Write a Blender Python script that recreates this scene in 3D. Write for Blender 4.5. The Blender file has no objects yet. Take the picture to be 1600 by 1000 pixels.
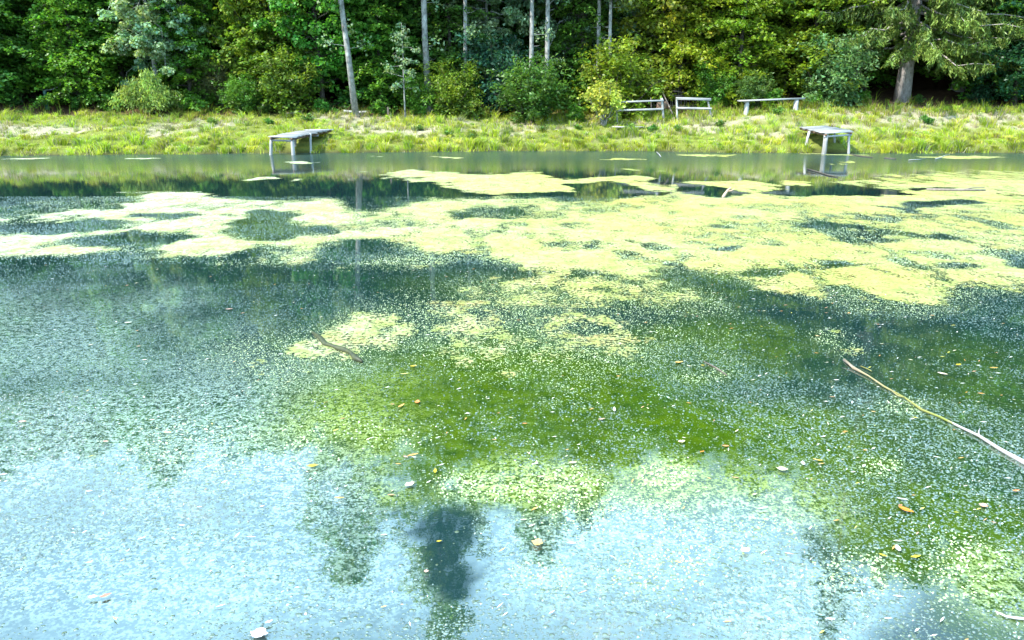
import bpy, math, random
import numpy as np
from mathutils import Vector

C = bpy.context.scene.collection
SC = bpy.context.scene
R = math.radians
PITCH = R(16.2); CAM_H = 2.0; FPX = 1156.0

# ------------------------------------------------------------------ camera
cam = bpy.data.cameras.new('camera'); cam.lens = 26.0; cam.sensor_width = 36.0
cam.clip_start = 0.05; cam.clip_end = 1500
co = bpy.data.objects.new('camera', cam); C.objects.link(co)
co.location = (0, 0, CAM_H); co.rotation_euler = (math.pi/2 - PITCH, 0, 0)
SC.camera = co

# ------------------------------------------------------------------ sky, sun, exposure
SUN_AZ, SUN_EL = -122.0, 50.0          # azimuth from +Y, clockwise positive
w = bpy.data.worlds.new('World'); SC.world = w; w.use_nodes = True
nt = w.node_tree; bg = nt.nodes['Background']
sky = nt.nodes.new('ShaderNodeTexSky'); sky.sky_type = 'NISHITA'; sky.sun_disc = False
sky.sun_elevation = R(SUN_EL); sky.sun_rotation = R(SUN_AZ)
sky.air_density = 1.0; sky.dust_density = 1.5
tc = nt.nodes.new('ShaderNodeTexCoord'); sep = nt.nodes.new('ShaderNodeSeparateXYZ')
nt.links.new(tc.outputs['Generated'], sep.inputs[0])
mz = nt.nodes.new('ShaderNodeMath'); mz.operation = 'MAXIMUM'; mz.inputs[1].default_value = 0.0
nt.links.new(sep.outputs['Z'], mz.inputs[0])
ad = nt.nodes.new('ShaderNodeMath'); ad.operation = 'ADD'; ad.inputs[1].default_value = 0.12
nt.links.new(mz.outputs[0], ad.inputs[0])
dx = nt.nodes.new('ShaderNodeMath'); dx.operation = 'DIVIDE'
dy = nt.nodes.new('ShaderNodeMath'); dy.operation = 'DIVIDE'
nt.links.new(sep.outputs['X'], dx.inputs[0]); nt.links.new(ad.outputs[0], dx.inputs[1])
nt.links.new(sep.outputs['Y'], dy.inputs[0]); nt.links.new(ad.outputs[0], dy.inputs[1])
cmb = nt.nodes.new('ShaderNodeCombineXYZ')
nt.links.new(dx.outputs[0], cmb.inputs[0]); nt.links.new(dy.outputs[0], cmb.inputs[1])
cn = nt.nodes.new('ShaderNodeTexNoise'); cn.inputs['Scale'].default_value = 1.1; cn.inputs['Detail'].default_value = 6
cn.inputs['Roughness'].default_value = 0.55
nt.links.new(cmb.outputs[0], cn.inputs['Vector'])
cr = nt.nodes.new('ShaderNodeMapRange'); cr.interpolation_type = 'SMOOTHSTEP'
cr.inputs['From Min'].default_value = 0.30; cr.inputs['From Max'].default_value = 0.70
cr.inputs['To Min'].default_value = 0.35; cr.inputs['To Max'].default_value = 0.80
nt.links.new(cn.outputs['Fac'], cr.inputs['Value'])
mx = nt.nodes.new('ShaderNodeMix'); mx.data_type = 'RGBA'
nt.links.new(cr.outputs[0], mx.inputs['Factor']); nt.links.new(sky.outputs[0], mx.inputs['A'])
mx.inputs['B'].default_value = (6.6, 11.6, 15.2, 1)
nt.links.new(mx.outputs['Result'], bg.inputs['Color'])
bg.inputs['Strength'].default_value = 0.14

sl = bpy.data.lights.new('sun', 'SUN'); sl.energy = 5.0; sl.angle = R(0.5); sl.color = (1.0, 0.95, 0.86)
so = bpy.data.objects.new('sun', sl); C.objects.link(so)
sd = Vector((math.sin(R(SUN_AZ))*math.cos(R(SUN_EL)), math.cos(R(SUN_AZ))*math.cos(R(SUN_EL)), math.sin(R(SUN_EL))))
so.rotation_euler = sd.to_track_quat('Z', 'Y').to_euler(); so.location = sd*60
SC.view_settings.view_transform = 'Standard'; SC.view_settings.look = 'None'
SC.view_settings.exposure = 1.25; SC.view_settings.gamma = 1.0
SC.cycles.max_bounces = 6; SC.cycles.transparent_max_bounces = 8; SC.cycles.diffuse_bounces = 3

# ------------------------------------------------------------------ helpers
CP, SP = math.cos(PITCH), math.sin(PITCH)
def rays(P):
    P = np.asarray(P, float).reshape(-1, 2)
    u = (P[:, 0]-800)/FPX; v = (500-P[:, 1])/FPX
    return np.stack([u, CP + v*SP, -SP + v*CP], 1)
def on_water(P, z=0.0):
    """where the lines of sight through photo points meet the level z"""
    d = rays(P); t = (z-CAM_H)/d[:, 2]
    return np.stack([d[:, 0]*t, d[:, 1]*t], 1)
def at(px, py, Y):
    d = rays([(px, py)])[0]; t = Y/d[1]
    return np.array([d[0]*t, Y, CAM_H + d[2]*t])

def hash2(ix, iy, s):
    h = (ix.astype(np.int64)*374761393 + iy.astype(np.int64)*668265263 + s*974634777) & 0x7fffffff
    h = ((h ^ (h >> 13))*1274126177) & 0x7fffffff
    return ((h ^ (h >> 16)) & 0xffff)/65535.0
def vnoise(x, y, s=0):
    ix = np.floor(x); iy = np.floor(y); fx = x-ix; fy = y-iy
    fx = fx*fx*(3-2*fx); fy = fy*fy*(3-2*fy)
    a = hash2(ix, iy, s); b = hash2(ix+1, iy, s); c = hash2(ix, iy+1, s); d = hash2(ix+1, iy+1, s)
    return (a*(1-fx)+b*fx)*(1-fy) + (c*(1-fx)+d*fx)*fy
def fbm(x, y, s=0, o=4):
    r = 0; a = 0.5; t = 0
    for k in range(o):
        r = r + a*vnoise(x, y, s+k*17); t += a; a *= .5; x = x*2.03; y = y*2.03
    return r/t
def sst(a, b, x):
    t = np.clip((x-a)/(b-a), 0, 1); return t*t*(3-2*t)

def mesh_np(name, V, faces, mat, smooth=False, col=None, attrs=None):
    V = np.asarray(V, np.float32); me = bpy.data.meshes.new(name)
    me.vertices.add(len(V)); me.vertices.foreach_set('co', V.ravel())
    faces = [np.asarray(f, np.int32) for f in faces if len(f)]
    loops = np.concatenate([f.ravel() for f in faces])
    tot = np.concatenate([np.full(len(f), f.shape[1], np.int32) for f in faces])
    st = np.concatenate([[0], np.cumsum(tot)[:-1]]).astype(np.int32)
    me.loops.add(len(loops)); me.loops.foreach_set('vertex_index', loops)
    me.polygons.add(len(tot)); me.polygons.foreach_set('loop_start', st)
    if smooth: me.polygons.foreach_set('use_smooth', np.ones(len(tot), bool))
    me.update(calc_edges=True); me.validate()
    if col is not None:
        a = me.color_attributes.new('tint', 'FLOAT_COLOR', 'POINT')
        c4 = np.ones((len(V), 4), np.float32); c4[:, :3] = col; a.data.foreach_set('color', c4.ravel())
    if attrs:
        for k, v in attrs.items():
            a = me.attributes.new(k, 'FLOAT', 'POINT'); a.data.foreach_set('value', np.asarray(v, np.float32))
    if mat: me.materials.append(mat)
    return me
def link(name, me, parent=None, **props):
    o = bpy.data.objects.new(name, me); C.objects.link(o)
    if parent: o.parent = parent
    for k, v in props.items(): o[k] = v
    return o
def tag(o, label, cat, group=None):
    o['label'] = label; o['category'] = cat
    if group: o['group'] = group
    return o
def empty(name, loc, label, cat, group=None, rz=0):
    o = bpy.data.objects.new(name, None); C.objects.link(o); o.location = loc; o.rotation_euler = (0, 0, rz)
    o.empty_display_size = .2
    return tag(o, label, cat, group)

class MB:
    """collects tubes and boxes in one mesh"""
    def __init__(s): s.V = []; s.T = []; s.Q = []; s.n = 0
    def add(s, V, Q=(), T=()):
        V = np.asarray(V, float)
        if len(Q): s.Q.append(np.asarray(Q)+s.n)
        if len(T): s.T.append(np.asarray(T)+s.n)
        s.V.append(V); s.n += len(V)
    def tube(s, P, rad, k=6, rng=None, rough=0.0):
        P = np.asarray(P, float); n = len(P); rad = np.broadcast_to(np.asarray(rad, float), (n,))
        t = np.gradient(P, axis=0); t /= np.linalg.norm(t, axis=1)[:, None]+1e-9
        ref = np.array([1., 0, 0]) if abs(t[:, 2]).mean() > .6 else np.array([0, 0, 1.])
        a = np.cross(t, ref); a /= np.linalg.norm(a, axis=1)[:, None]+1e-9; b = np.cross(t, a)
        th = np.linspace(0, 2*np.pi, k, endpoint=False)
        rr = rad[:, None]*np.ones(k)
        if rng is not None and rough: rr = rr*(1+rng.normal(0, rough, rr.shape))
        V = P[:, None]+rr[:, :, None]*(np.cos(th)[None, :, None]*a[:, None]+np.sin(th)[None, :, None]*b[:, None])
        V = V.reshape(-1, 3); i = np.arange(n-1)[:, None]*k; j = np.arange(k)[None]; j2 = (j+1) % k
        Q = np.stack([i+j, i+j2, i+k+j2, i+k+j], -1).reshape(-1, 4)
        V = np.vstack([V, P[0], P[-1]]); m = len(V)
        T = [(m-2, (q+1) % k, q) for q in range(k)]+[(m-1, (n-1)*k+q, (n-1)*k+(q+1) % k) for q in range(k)]
        s.add(V, Q, T)
    def box(s, A, B, wdt, thk, rng=None, jit=0.0, cham=0.12):
        """a board from A to B: wdt sideways, thk upward, with chamfered long edges"""
        A = np.asarray(A, float); B = np.asarray(B, float); d = B-A; d /= np.linalg.norm(d)
        up = np.array([0, 0, 1.]) if abs(d[2]) < .9 else np.array([0, 1., 0])
        sd_ = np.cross(d, up); sd_ /= np.linalg.norm(sd_); u = np.cross(sd_, d)
        h, q = wdt/2, thk/2; c = min(wdt, thk)*cham
        pr = [(-h+c, -q), (h-c, -q), (h, -q+c), (h, q-c), (h-c, q), (-h+c, q), (-h, q-c), (-h, -q+c)]
        L = []
        for E_ in (A, (A+B)/2, B):
            for (x, y) in pr:
                p = E_+sd_*x+u*y
                if rng is not None: p = p+rng.normal(0, jit, 3)
                L.append(p)
        k = 8; Q = []
        for i in range(2):
            for j in range(k): Q.append((i*k+j, i*k+(j+1) % k, (i+1)*k+(j+1) % k, (i+1)*k+j))
        T = [(0, j+1, j) for j in range(1, k-1)]+[(2*k, 2*k+j, 2*k+j+1) for j in range(1, k-1)]
        s.add(L, Q, T)
    def mesh(s, name, mat, smooth=False):
        V = np.vstack(s.V); F = []
        if s.Q: F.append(np.vstack(s.Q))
        if s.T: F.append(np.vstack(s.T))
        return mesh_np(name, V, F, mat, smooth)

# ------------------------------------------------------------------ materials
def new_mat(name):
    m = bpy.data.materials.new(name); m.use_nodes = True
    n = m.node_tree; b = n.nodes['Principled BSDF']; return m, n, b
def nd(n, t, **kw):
    x = n.nodes.new(t)
    for k, v in kw.items():
        if k in ('operation', 'data_type', 'attribute_name', 'blend_type', 'interpolation_type', 'feature', 'distance', 'attribute_type'): setattr(x, k, v)
        else: x.inputs[k.replace('_', ' ')].default_value = v
    return x
def noise(n, scale, detail=4, rough=.6, vec=None, coord='Object'):
    x = nd(n, 'ShaderNodeTexNoise', Scale=scale, Detail=detail, Roughness=rough)
    if vec is None:
        t = n.nodes.new('ShaderNodeTexCoord'); vec = t.outputs[coord]
    n.links.new(vec, x.inputs['Vector']); return x
def ramp(n, src, stops):
    r = n.nodes.new('ShaderNodeValToRGB'); e = r.color_ramp.elements
    while len(e) < len(stops): e.new(.5)
    for q, (p, c) in zip(e, stops): q.position = p; q.color = (*c, 1) if len(c) == 3 else c
    n.links.new(src, r.inputs[0]); return r
def mixc(n, fac, a, b, mode='MIX'):
    m = nd(n, 'ShaderNodeMix', data_type='RGBA', blend_type=mode)
    for s_, v in (('Factor', fac), ('A', a), ('B', b)):
        i = m.inputs[s_] if s_ == 'Factor' else [q for q in m.inputs if q.name == s_ and q.type == 'RGBA'][0]
        if hasattr(v, 'is_output'): n.links.new(v, i)
        elif isinstance(v, tuple): i.default_value = (*v, 1)
        else: i.default_value = v
    return m.outputs['Result'] if m.outputs['Result'].type == 'RGBA' else [o for o in m.outputs if o.type == 'RGBA'][0]
def math_(n, op, a, b=None, clamp=False):
    m = n.nodes.new('ShaderNodeMath'); m.operation = op; m.use_clamp = clamp
    for i, v in enumerate((a, b)):
        if v is None: continue
        if hasattr(v, 'is_output'): n.links.new(v, m.inputs[i])
        else: m.inputs[i].default_value = v
    return m.outputs[0]
def bump(n, b, h, strength, dist):
    x = nd(n, 'ShaderNodeBump', Strength=strength, Distance=dist); n.links.new(h, x.inputs['Height'])
    n.links.new(x.outputs[0], b.inputs['Normal']); return x

def leaf_material(name, transl=.3, rough=.45):
    """leaf colour = the tree's own colour (Object Info) varied leaf by leaf by the tint attribute"""
    m, n, b = new_mat(name)
    oi = n.nodes.new('ShaderNodeObjectInfo'); at_ = nd(n, 'ShaderNodeAttribute', attribute_name='tint')
    c = mixc(n, 1.0, oi.outputs['Color'], at_.outputs['Color'], 'MULTIPLY')
    n.links.new(c, b.inputs['Base Color']); b.inputs['Roughness'].default_value = rough
    b.inputs['Specular IOR Level'].default_value = .35
    tr = n.nodes.new('ShaderNodeBsdfTranslucent')
    c2 = mixc(n, 1.0, c, (1.25, 1.3, .55), 'MULTIPLY'); n.links.new(c2, tr.inputs[0])
    ms = n.nodes.new('ShaderNodeMixShader'); ms.inputs[0].default_value = transl
    n.links.new(b.outputs[0], ms.inputs[1]); n.links.new(tr.outputs[0], ms.inputs[2])
    n.links.new(ms.outputs[0], n.nodes['Material Output'].inputs[0]); return m
def bark_material(name, c1, c2, scale=(9, 9, 2.5), bstr=.6):
    m, n, b = new_mat(name)
    t = n.nodes.new('ShaderNodeTexCoord'); mp = n.nodes.new('ShaderNodeMapping'); mp.inputs['Scale'].default_value = scale
    n.links.new(t.outputs['Object'], mp.inputs[0])
    x = noise(n, 1.0, 6, .65, mp.outputs[0]); r = ramp(n, x.outputs['Fac'], [(.32, c1), (.68, c2)])
    n.links.new(r.outputs[0], b.inputs['Base Color']); b.inputs['Roughness'].default_value = .85
    bump(n, b, x.outputs['Fac'], bstr, .03); return m
def wood_material(name, c1, c2, ax=0, rough=.75):
    m, n, b = new_mat(name)
    t = n.nodes.new('ShaderNodeTexCoord'); mp = n.nodes.new('ShaderNodeMapping')
    s = [14, 14, 14]; s[ax] = 1.6; mp.inputs['Scale'].default_value = s
    n.links.new(t.outputs['Object'], mp.inputs[0])
    x = noise(n, 1.0, 5, .6, mp.outputs[0]); y = noise(n, .9, 3, .5)
    oi = n.nodes.new('ShaderNodeObjectInfo')
    v = math_(n, 'ADD', math_(n, 'MULTIPLY', x.outputs['Fac'], .7), math_(n, 'MULTIPLY', y.outputs['Fac'], .3))
    v = math_(n, 'ADD', v, math_(n, 'MULTIPLY', math_(n, 'SUBTRACT', oi.outputs['Random'], .5), .22))
    r = ramp(n, v, [(.3, c1), (.7, c2)]); n.links.new(r.outputs[0], b.inputs['Base Color'])
    b.inputs['Roughness'].default_value = rough; bump(n, b, x.outputs['Fac'], .5, .01); return m

LEAF = leaf_material('leaf', .43)
NEEDLE = leaf_material('needle', .12, .5)
BARK_DARK = bark_material('dark_bark', (.035, .028, .022), (.10, .085, .07))
BARK_PALE = bark_material('pale_bark', (.07, .066, .06), (.34, .34, .32), (6, 6, 3.6), .7)
BARK_SPRUCE = bark_material('spruce_bark', (.16, .14, .13), (.42, .38, .36), (11, 11, 5), 1.0)
WOOD_GREY = wood_material('grey_wood', (.12, .12, .12), (.36, .37, .38))
WOOD_POST = wood_material('post_wood', (.17, .16, .145), (.42, .42, .42), 2)
WOOD_WHITE = wood_material('pale_wood', (.17, .17, .17), (.40, .40, .40))
WOOD_BROWN = wood_material('brown_wood', (.06, .035, .022), (.20, .12, .075))
WOOD_STICK = wood_material('stick_wood', (.07, .055, .045), (.22, .18, .15), 2)

# ------------------------------------------------------------------ ground
_sp = on_water([(-400, 246), (0, 243), (250, 241), (400, 240), (620, 238), (800, 236), (1000, 236), (1200, 239), (1400, 239), (1600, 239), (2000, 241)])
def shore(x):
    return np.interp(x, _sp[:, 0], _sp[:, 1]) + .9*(fbm(x*.45, x*0+3.3, 5, 4)-.5)
def ground(x, y):
    x = np.asarray(x, float); y = np.asarray(y, float)
    s = y-shore(x)
    z = np.interp(s, [-6, -2, -.5, 0, .35, 1.2, 3.2, 5.2, 7.5, 12, 25, 50, 110, 200], [-1.6, -1.2, -.35, -.03, .22, .5, .95, 1.3, 1.62, 2.6, 7.0, 17, 34, 45])
    z = z + sst(6, 17, x)*sst(1.5, 6.5, s)*.42 + .28*np.exp(-((x-13)/2.2)**2-((s-4.4)/1.2)**2)
    z = z + sst(.2, 1.5, s)*((fbm(x*.5, y*.8, 9, 4)-.5)*.34 + (fbm(x*2.2, y*2.2, 29, 2)-.5)*.16)
    # the near bank and the pond's far ends, out of sight
    near = np.interp(-y, [-1, 1.6, 3, 8, 60], [-9, -1.2, .2, .8, 2.5]); side = np.interp(np.abs(x), [44, 50, 54, 70, 160], [-9, -1.2, .2, 2, 9])
    return np.where(s < 0, np.maximum(z, np.maximum(near, side)), np.maximum(z, side))
def axis(a, pts):
    """a graded axis: (end, step) pairs from a on"""
    out = [a]
    for e, st in pts:
        k = max(1, int(round((e-out[-1])/st))); out += list(np.linspace(out[-1], e, k+1)[1:])
    return np.array(out)
def grid(xs, ys, fz):
    X, Y = np.meshgrid(xs, ys); Z = fz(X, Y); nx = len(xs)
    V = np.stack([X, Y, Z], -1).reshape(-1, 3)
    i = (np.arange(len(ys)-1)[:, None]*nx+np.arange(nx-1)[None]).ravel()
    return V, np.stack([i, i+1, i+nx+1, i+nx], 1)

m, n, b = new_mat('bank_soil')
ga = nd(n, 'ShaderNodeAttribute', attribute_name='tint'); g1 = noise(n, 3.0, 8, .7); g2 = noise(n, 26, 4, .7)
gm = mixc(n, 1.0, ga.outputs['Color'], ramp(n, g1.outputs['Fac'], [(.25, (.62, .6, .56)), (.75, (1.3, 1.3, 1.3))]).outputs[0], 'MULTIPLY')
gm = mixc(n, .8, gm, ramp(n, g2.outputs['Fac'], [(.3, (.45, .42, .38)), (.65, (1.25, 1.25, 1.25))]).outputs[0], 'MULTIPLY')
n.links.new(gm, b.inputs['Base Color']); b.inputs['Roughness'].default_value = .95; b.inputs['Specular IOR Level'].default_value = .1
bump(n, b, g2.outputs['Fac'], .8, .06)
xs = axis(-170, [(-60, 8), (-32, 2), (32, .3), (60, 2), (170, 8)]); ys = axis(-70, [(-6, 6), (26, 2.2), (31, .6), (45, .3), (60, 1), (110, 4), (230, 10)])
V, Q = grid(xs, ys, ground)
def dry(x, y):
    """how bare or dried the turf is (0 lush, 1 pale and dry)"""
    s = y-shore(x)
    d = .62*fbm(x*.42, y*.75, 41, 4)+.38*fbm(x*1.3, y*1.9, 43, 3)
    for cx, cs, rx, rs, v in ((-22, 3.6, 2.6, 1.3, .2), (-14.5, 3.2, 2.0, 1.2, .2), (-8, 3.0, 3, 1.0, .1), (-.5, 2.6, 2, 1.2, .12), (3.8, 4.2, 2.2, .9, .14), (8.2, 3.2, 1.6, 1.2, .16), (12.4, 3.6, 1.8, 1.3, .24), (21, 4.2, 2.6, 1.3, .2), (-3, 4.6, 2.5, .6, .12)):
        d = d+v*np.exp(-((x-cx)/rx)**2-((s-cs)/rs)**2)
    d = .85*sst(.58, .72, d)
    d = d*sst(.5, 1.5, s)
    return d
s_ = V[:, 1]-shore(V[:, 0]); nz = fbm(V[:, 0]*.4, V[:, 1]*.7, 41, 4)
pale = np.array([.36, .33, .25]); turf = np.array([.16, .19, .04]); litter = np.array([.085, .05, .03]); mud = np.array([.04, .035, .022])
k = dry(V[:, 0], V[:, 1])[:, None]; colr = turf*(1-k)+pale*k
k = sst(5.6, 7.6, s_ + (nz-.5)*2.5)[:, None]; colr = colr*(1-k)+litter*k
k = (1-sst(-.02, .3, s_))[:, None]; colr = colr*(1-k)+mud*k
link('ground', mesh_np('ground', V, [Q], m, True, colr), kind='structure', label='grassy bank rising from the pond to the brown forest floor')

# ------------------------------------------------------------------ floating cover on the pond: where it is dense
def poly_sd(P, poly):
    """signed distance to a polygon, positive inside"""
    P = np.asarray(P); A = np.asarray(poly); B = np.roll(A, -1, 0)
    d2 = np.full(len(P), 1e9); ins = np.zeros(len(P), bool)
    for a, b_ in zip(A, B):
        e = b_-a; wv = P-a; t = np.clip((wv@e)/(e@e+1e-12), 0, 1)
        d2 = np.minimum(d2, ((wv-t[:, None]*e)**2).sum(1))
        c = (a[1] <= P[:, 1]) != (b_[1] <= P[:, 1])
        xi = a[0]+(P[:, 1]-a[1])/(b_[1]-a[1]+1e-12)*e[0]
        ins ^= c & (P[:, 0] < xi)
    d = np.sqrt(d2); return np.where(ins, d, -d)
def ell(px, py, rx, ry, k=18):
    th = np.linspace(0, 2*np.pi, k, endpoint=False); return [(px+rx*math.cos(t), py+ry*math.sin(t)) for t in th]
MAT = [(-160, 326), (0, 320), (90, 312), (200, 302), (300, 297), (365, 297), (400, 310), (430, 318), (500, 312), (545, 318), (575, 328), (620, 318), (690, 306), (790, 309),
       (860, 312), (960, 310), (990, 300), (1060, 285), (1130, 279), (1200, 284), (1240, 290), (1300, 296), (1360, 285), (1400, 273), (1480, 268), (1600, 266), (1800, 264), (1800, 470),
       (1600, 458), (1540, 450), (1480, 455), (1450, 480), (1420, 490), (1380, 478), (1330, 486), (1300, 470), (1230, 455), (1180, 440), (1120, 425), (1080, 430), (1000, 440),
       (960, 435), (920, 448), (880, 442), (850, 432), (820, 425), (790, 406), (740, 400), (700, 408), (650, 400), (600, 385), (560, 375), (510, 378), (480, 390), (470, 405),
       (430, 420), (400, 432), (370, 428), (330, 410), (260, 408), (200, 400), (100, 405), (0, 402), (-200, 405)]
BAND = [(585, 268), (630, 262), (700, 266), (760, 270), (830, 268), (900, 280), (1000, 275), (1060, 283), (1075, 295), (1000, 298), (920, 290), (900, 300), (800, 303), (700, 300), (650, 285), (600, 278)]
SPOTS = [ell(470, 254, 32, 2.2), ell(485, 283, 16, 2.2), ell(995, 263, 20, 3), ell(1080, 243, 40, 2), ell(1130, 243, 18, 1.5), ell(960, 248, 20, 1.2), ell(1500, 245, 60, 1.8), ell(1330, 254, 26, 2.6), ell(1310, 243, 45, 1.4),
         ell(200, 248, 25, 1), ell(60, 249, 30, 1), ell(700, 245, 30, 1), ell(560, 244, 18, 1), ell(430, 280, 20, 1.6), ell(1345, 283, 26, 4), ell(1250, 285, 22, 3.5), ell(1285, 240, 30, 1.2)]
HOLES_AND_SHADOW = [ell(70, 357, 95, 11), ell(195, 377, 85, 9), ell(392, 356, 62, 22), ell(405, 336, 45, 7), ell(250, 340, 40, 4), ell(480, 362, 40, 6),
         [(375, 318), (380, 300), (370, 290), (420, 282), (520, 279), (640, 280), (700, 290), (705, 300), (660, 308), (640, 318), (590, 328), (555, 322), (540, 312), (480, 312), (430, 316)],
         [(795, 303), (900, 302), (905, 290), (985, 285), (1000, 300), (1040, 303), (985, 310), (930, 313), (840, 310)],
         [(1065, 285), (1110, 290), (1180, 300), (1160, 308), (1120, 312), (1090, 305)], [(1190, 293), (1230, 290), (1300, 280), (1340, 290), (1390, 303), (1300, 302), (1230, 305)],
         [(1370, 322), (1440, 328), (1475, 320), (1510, 317), (1465, 343), (1440, 334)], ell(1288, 353, 30, 6), ell(1335, 357, 26, 2.5), ell(1145, 388, 32, 6.5), ell(1490, 371, 18, 4), ell(1585, 408, 35, 8),
         ell(1300, 418, 25, 8), ell(1470, 415, 20, 4), ell(1200, 430, 30, 6), ell(1450, 297, 40, 2.6), ell(1540, 320, 30, 3), ell(1235, 310, 16, 2), ell(1215, 383, 5, 1.5), ell(1480, 296, 30, 2)]  # the flat gaps along the driftwood stick imitate its shadow
SPARSE = [(ell(850, 512, 220, 75), .56), (ell(1010, 470, 110, 40), .55), (ell(900, 455, 160, 24), .62), (ell(560, 527, 90, 32), .68), (ell(505, 547, 60, 22), .62), (ell(720, 488, 45, 20), .62), (ell(900, 545, 150, 40), .56), (ell(450, 560, 140, 50), .40),
          (ell(830, 762, 130, 36), .80), (ell(1045, 742, 60, 32), .72), (ell(960, 800, 200, 50), .58), (ell(1130, 850, 160, 40), .5), (ell(1350, 930, 90, 40), .5), (ell(540, 680, 120, 40), .45), (ell(1400, 742, 42, 16), .55), (ell(1290, 522, 30, 14), .5), (ell(1310, 545, 25, 12), .45), (ell(1420, 640, 40, 16), .42),
          (ell(720, 755, 80, 26), .72), (ell(1080, 585, 60, 14), .42), (ell(620, 410, 90, 14), .42), (ell(1560, 930, 60, 50), .55), (ell(820, 900, 60, 30), .42), (ell(350, 700, 160, 60), .32), (ell(1060, 910, 170, 50), .50)]
def W(poly): return on_water(poly)
HOLE_NEAR = W([(604, 788), (628, 800), (642, 822), (668, 800), (700, 791), (735, 800), (744, 850), (750, 900), (740, 935), (700, 945), (668, 915), (652, 862), (636, 832), (616, 815)])
def density(P):
    x, y = P[:, 0], P[:, 1]
    wob = (fbm(x*.8, y*.5, 61, 4)-.5); wob2 = (fbm(x*3, y*2, 71, 3)-.5)
    sc = np.clip(y/16, .35, 1.5)
    P0 = P; wx = (fbm(x*.45+9, y*.45, 161, 4)-.5)*2.6+(fbm(x*2.1, y*2.1, 163, 3)-.5)*.7; wy = (fbm(x*.45, y*.45+5, 171, 4)-.5)*3.2+(fbm(x*2.1, y*2.1, 173, 3)-.5)*.8
    P = P+np.stack([wx, wy], 1)*(sc*.62)[:, None]
    f = lambda poly, so: sst(-so, so, (poly_sd(P, W(poly)) + (wob*1.5+wob2*.5)*sc)/sc)
    pit = sst(.50, .68, fbm(x*.55+3, y*.42, 63, 5)); pit2 = sst(.52, .70, fbm(x*1.9, y*1.1, 64, 4))
    d = f(MAT, .75)*(.76-.34*pit*sst(4, -3, x)-.18*pit-.22*pit2*sst(19, 10, y)-.10*pit2)
    d = np.maximum(d, f(BAND, .4)*.76)
    for h in HOLES_AND_SHADOW:
        q = W(h); d = d*(1-.93*sst(-.22, .25, poly_sd(P, q)+wob2*.55*sc+wob*.8*sc))
    for h in SPOTS:
        q = W(h); d = np.maximum(d, .72*sst(-.25, .3, poly_sd(P, q)+wob2*.8+wob*1.2))
    for h, v in SPARSE:
        q = W(h); sd_ = poly_sd(P, q); r = np.sqrt(np.ptp(q[:, 0])*np.ptp(q[:, 1]))*.25
        d = np.maximum(d, (v-.01)*sst(-r*1.3, r, sd_+(wob*2.0+wob2*.9)*r))
    d = d*(1-.95*sst(-.03, .06, poly_sd(P0, HOLE_NEAR)+wob2*.12))
    return d

def bubble_cover(P):
    x, y = P[:, 0], P[:, 1]
    c = .25+1.25*sst(.36, .62, fbm(x*1.1+y*.4, y*.9, 301, 4))*(.35+.9*fbm(x*5, y*4, 302, 3))
    for h, v in [(ell(250, 930, 260, 45), .25), (ell(60, 970, 160, 40), .3), (ell(650, 960, 120, 40), .4), (ell(420, 870, 150, 40), .55), (ell(1300, 900, 140, 80), 1.5), (ell(1050, 900, 240, 90), 1.5), (ell(200, 780, 260, 70), 1.5), (ell(800, 640, 260, 60), .8), (ell(330, 620, 240, 90), 1.35), (ell(150, 520, 200, 60), 1.15)]:
        q = W(h); r = np.sqrt(np.ptp(q[:, 0])*np.ptp(q[:, 1]))*.4
        c = c*(1+(v-1)*sst(-r, r, poly_sd(P, q)))
    return c*(1-.96*sst(-.03, .03, poly_sd(P, HOLE_NEAR)))

# water sheet
WX = axis(-56, [(-26, 3), (-12, .35), (-4, .14), (4, .05), (12, .14), (26, .35), (56, 3)]); WY = axis(-3.2, [(1.6, 1), (4.2, .045), (6, .09), (14, .16), (35, .25), (38, 1)])
V, Q = grid(WX, WY, lambda x, y: x*0)
P2 = V[:, :2]; inside = np.abs(P2[:, 0]) < 27
film = .75*(1-sst(14, 23, P2[:, 1]))+.12
film = film*(1-.95*sst(-.02, .025, poly_sd(P2, HOLE_NEAR)+(fbm(P2[:, 0]*9, P2[:, 1]*7, 77, 4)-.5)*.20))
cor = W([(1380, 985), (1450, 930), (1540, 945), (1640, 900), (1700, 1100), (1370, 1100)])
film = film*(1-.85*sst(-.06, .10, poly_sd(P2, cor)+(fbm(P2[:, 0]*4, P2[:, 1]*4, 78, 3)-.5)*.3))
for h in HOLES_AND_SHADOW[6:]: film = film*(1-.85*sst(-.2, .3, poly_sd(P2, W(h))))
weed = np.zeros(len(P2))
for h, v in [(ell(800, 630, 330, 110), 1.0), (ell(760, 700, 200, 70), 1.0), (ell(1000, 640, 200, 90), .8), (ell(1450, 830, 160, 70), .9), (ell(1540, 860, 80, 80), .8), (ell(1300, 680, 160, 50), .6), (ell(390, 355, 80, 22), .7), (ell(1290, 430, 200, 25), .5), (ell(1080, 560, 200, 60), .6), (ell(900, 450, 300, 30), .4), (ell(1060, 725, 320, 120), 1.0), (ell(1080, 700, 260, 90), 1.0), (ell(1250, 760, 140, 70), .8), (ell(850, 770, 150, 45), .9), (ell(1500, 640, 140, 110), .55), (ell(560, 650, 120, 60), .6), (ell(1560, 930, 90, 80), .7), (ell(640, 770, 70, 25), .8)]:
    q = W(h); r = np.sqrt(np.ptp(q[:, 0])*np.ptp(q[:, 1]))*.17
    weed = np.maximum(weed, v*sst(-r, r, poly_sd(P2, q)+(fbm(P2[:, 0]*.9, P2[:, 1]*.9, 88, 4)-.5)*2.2*r))
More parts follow.
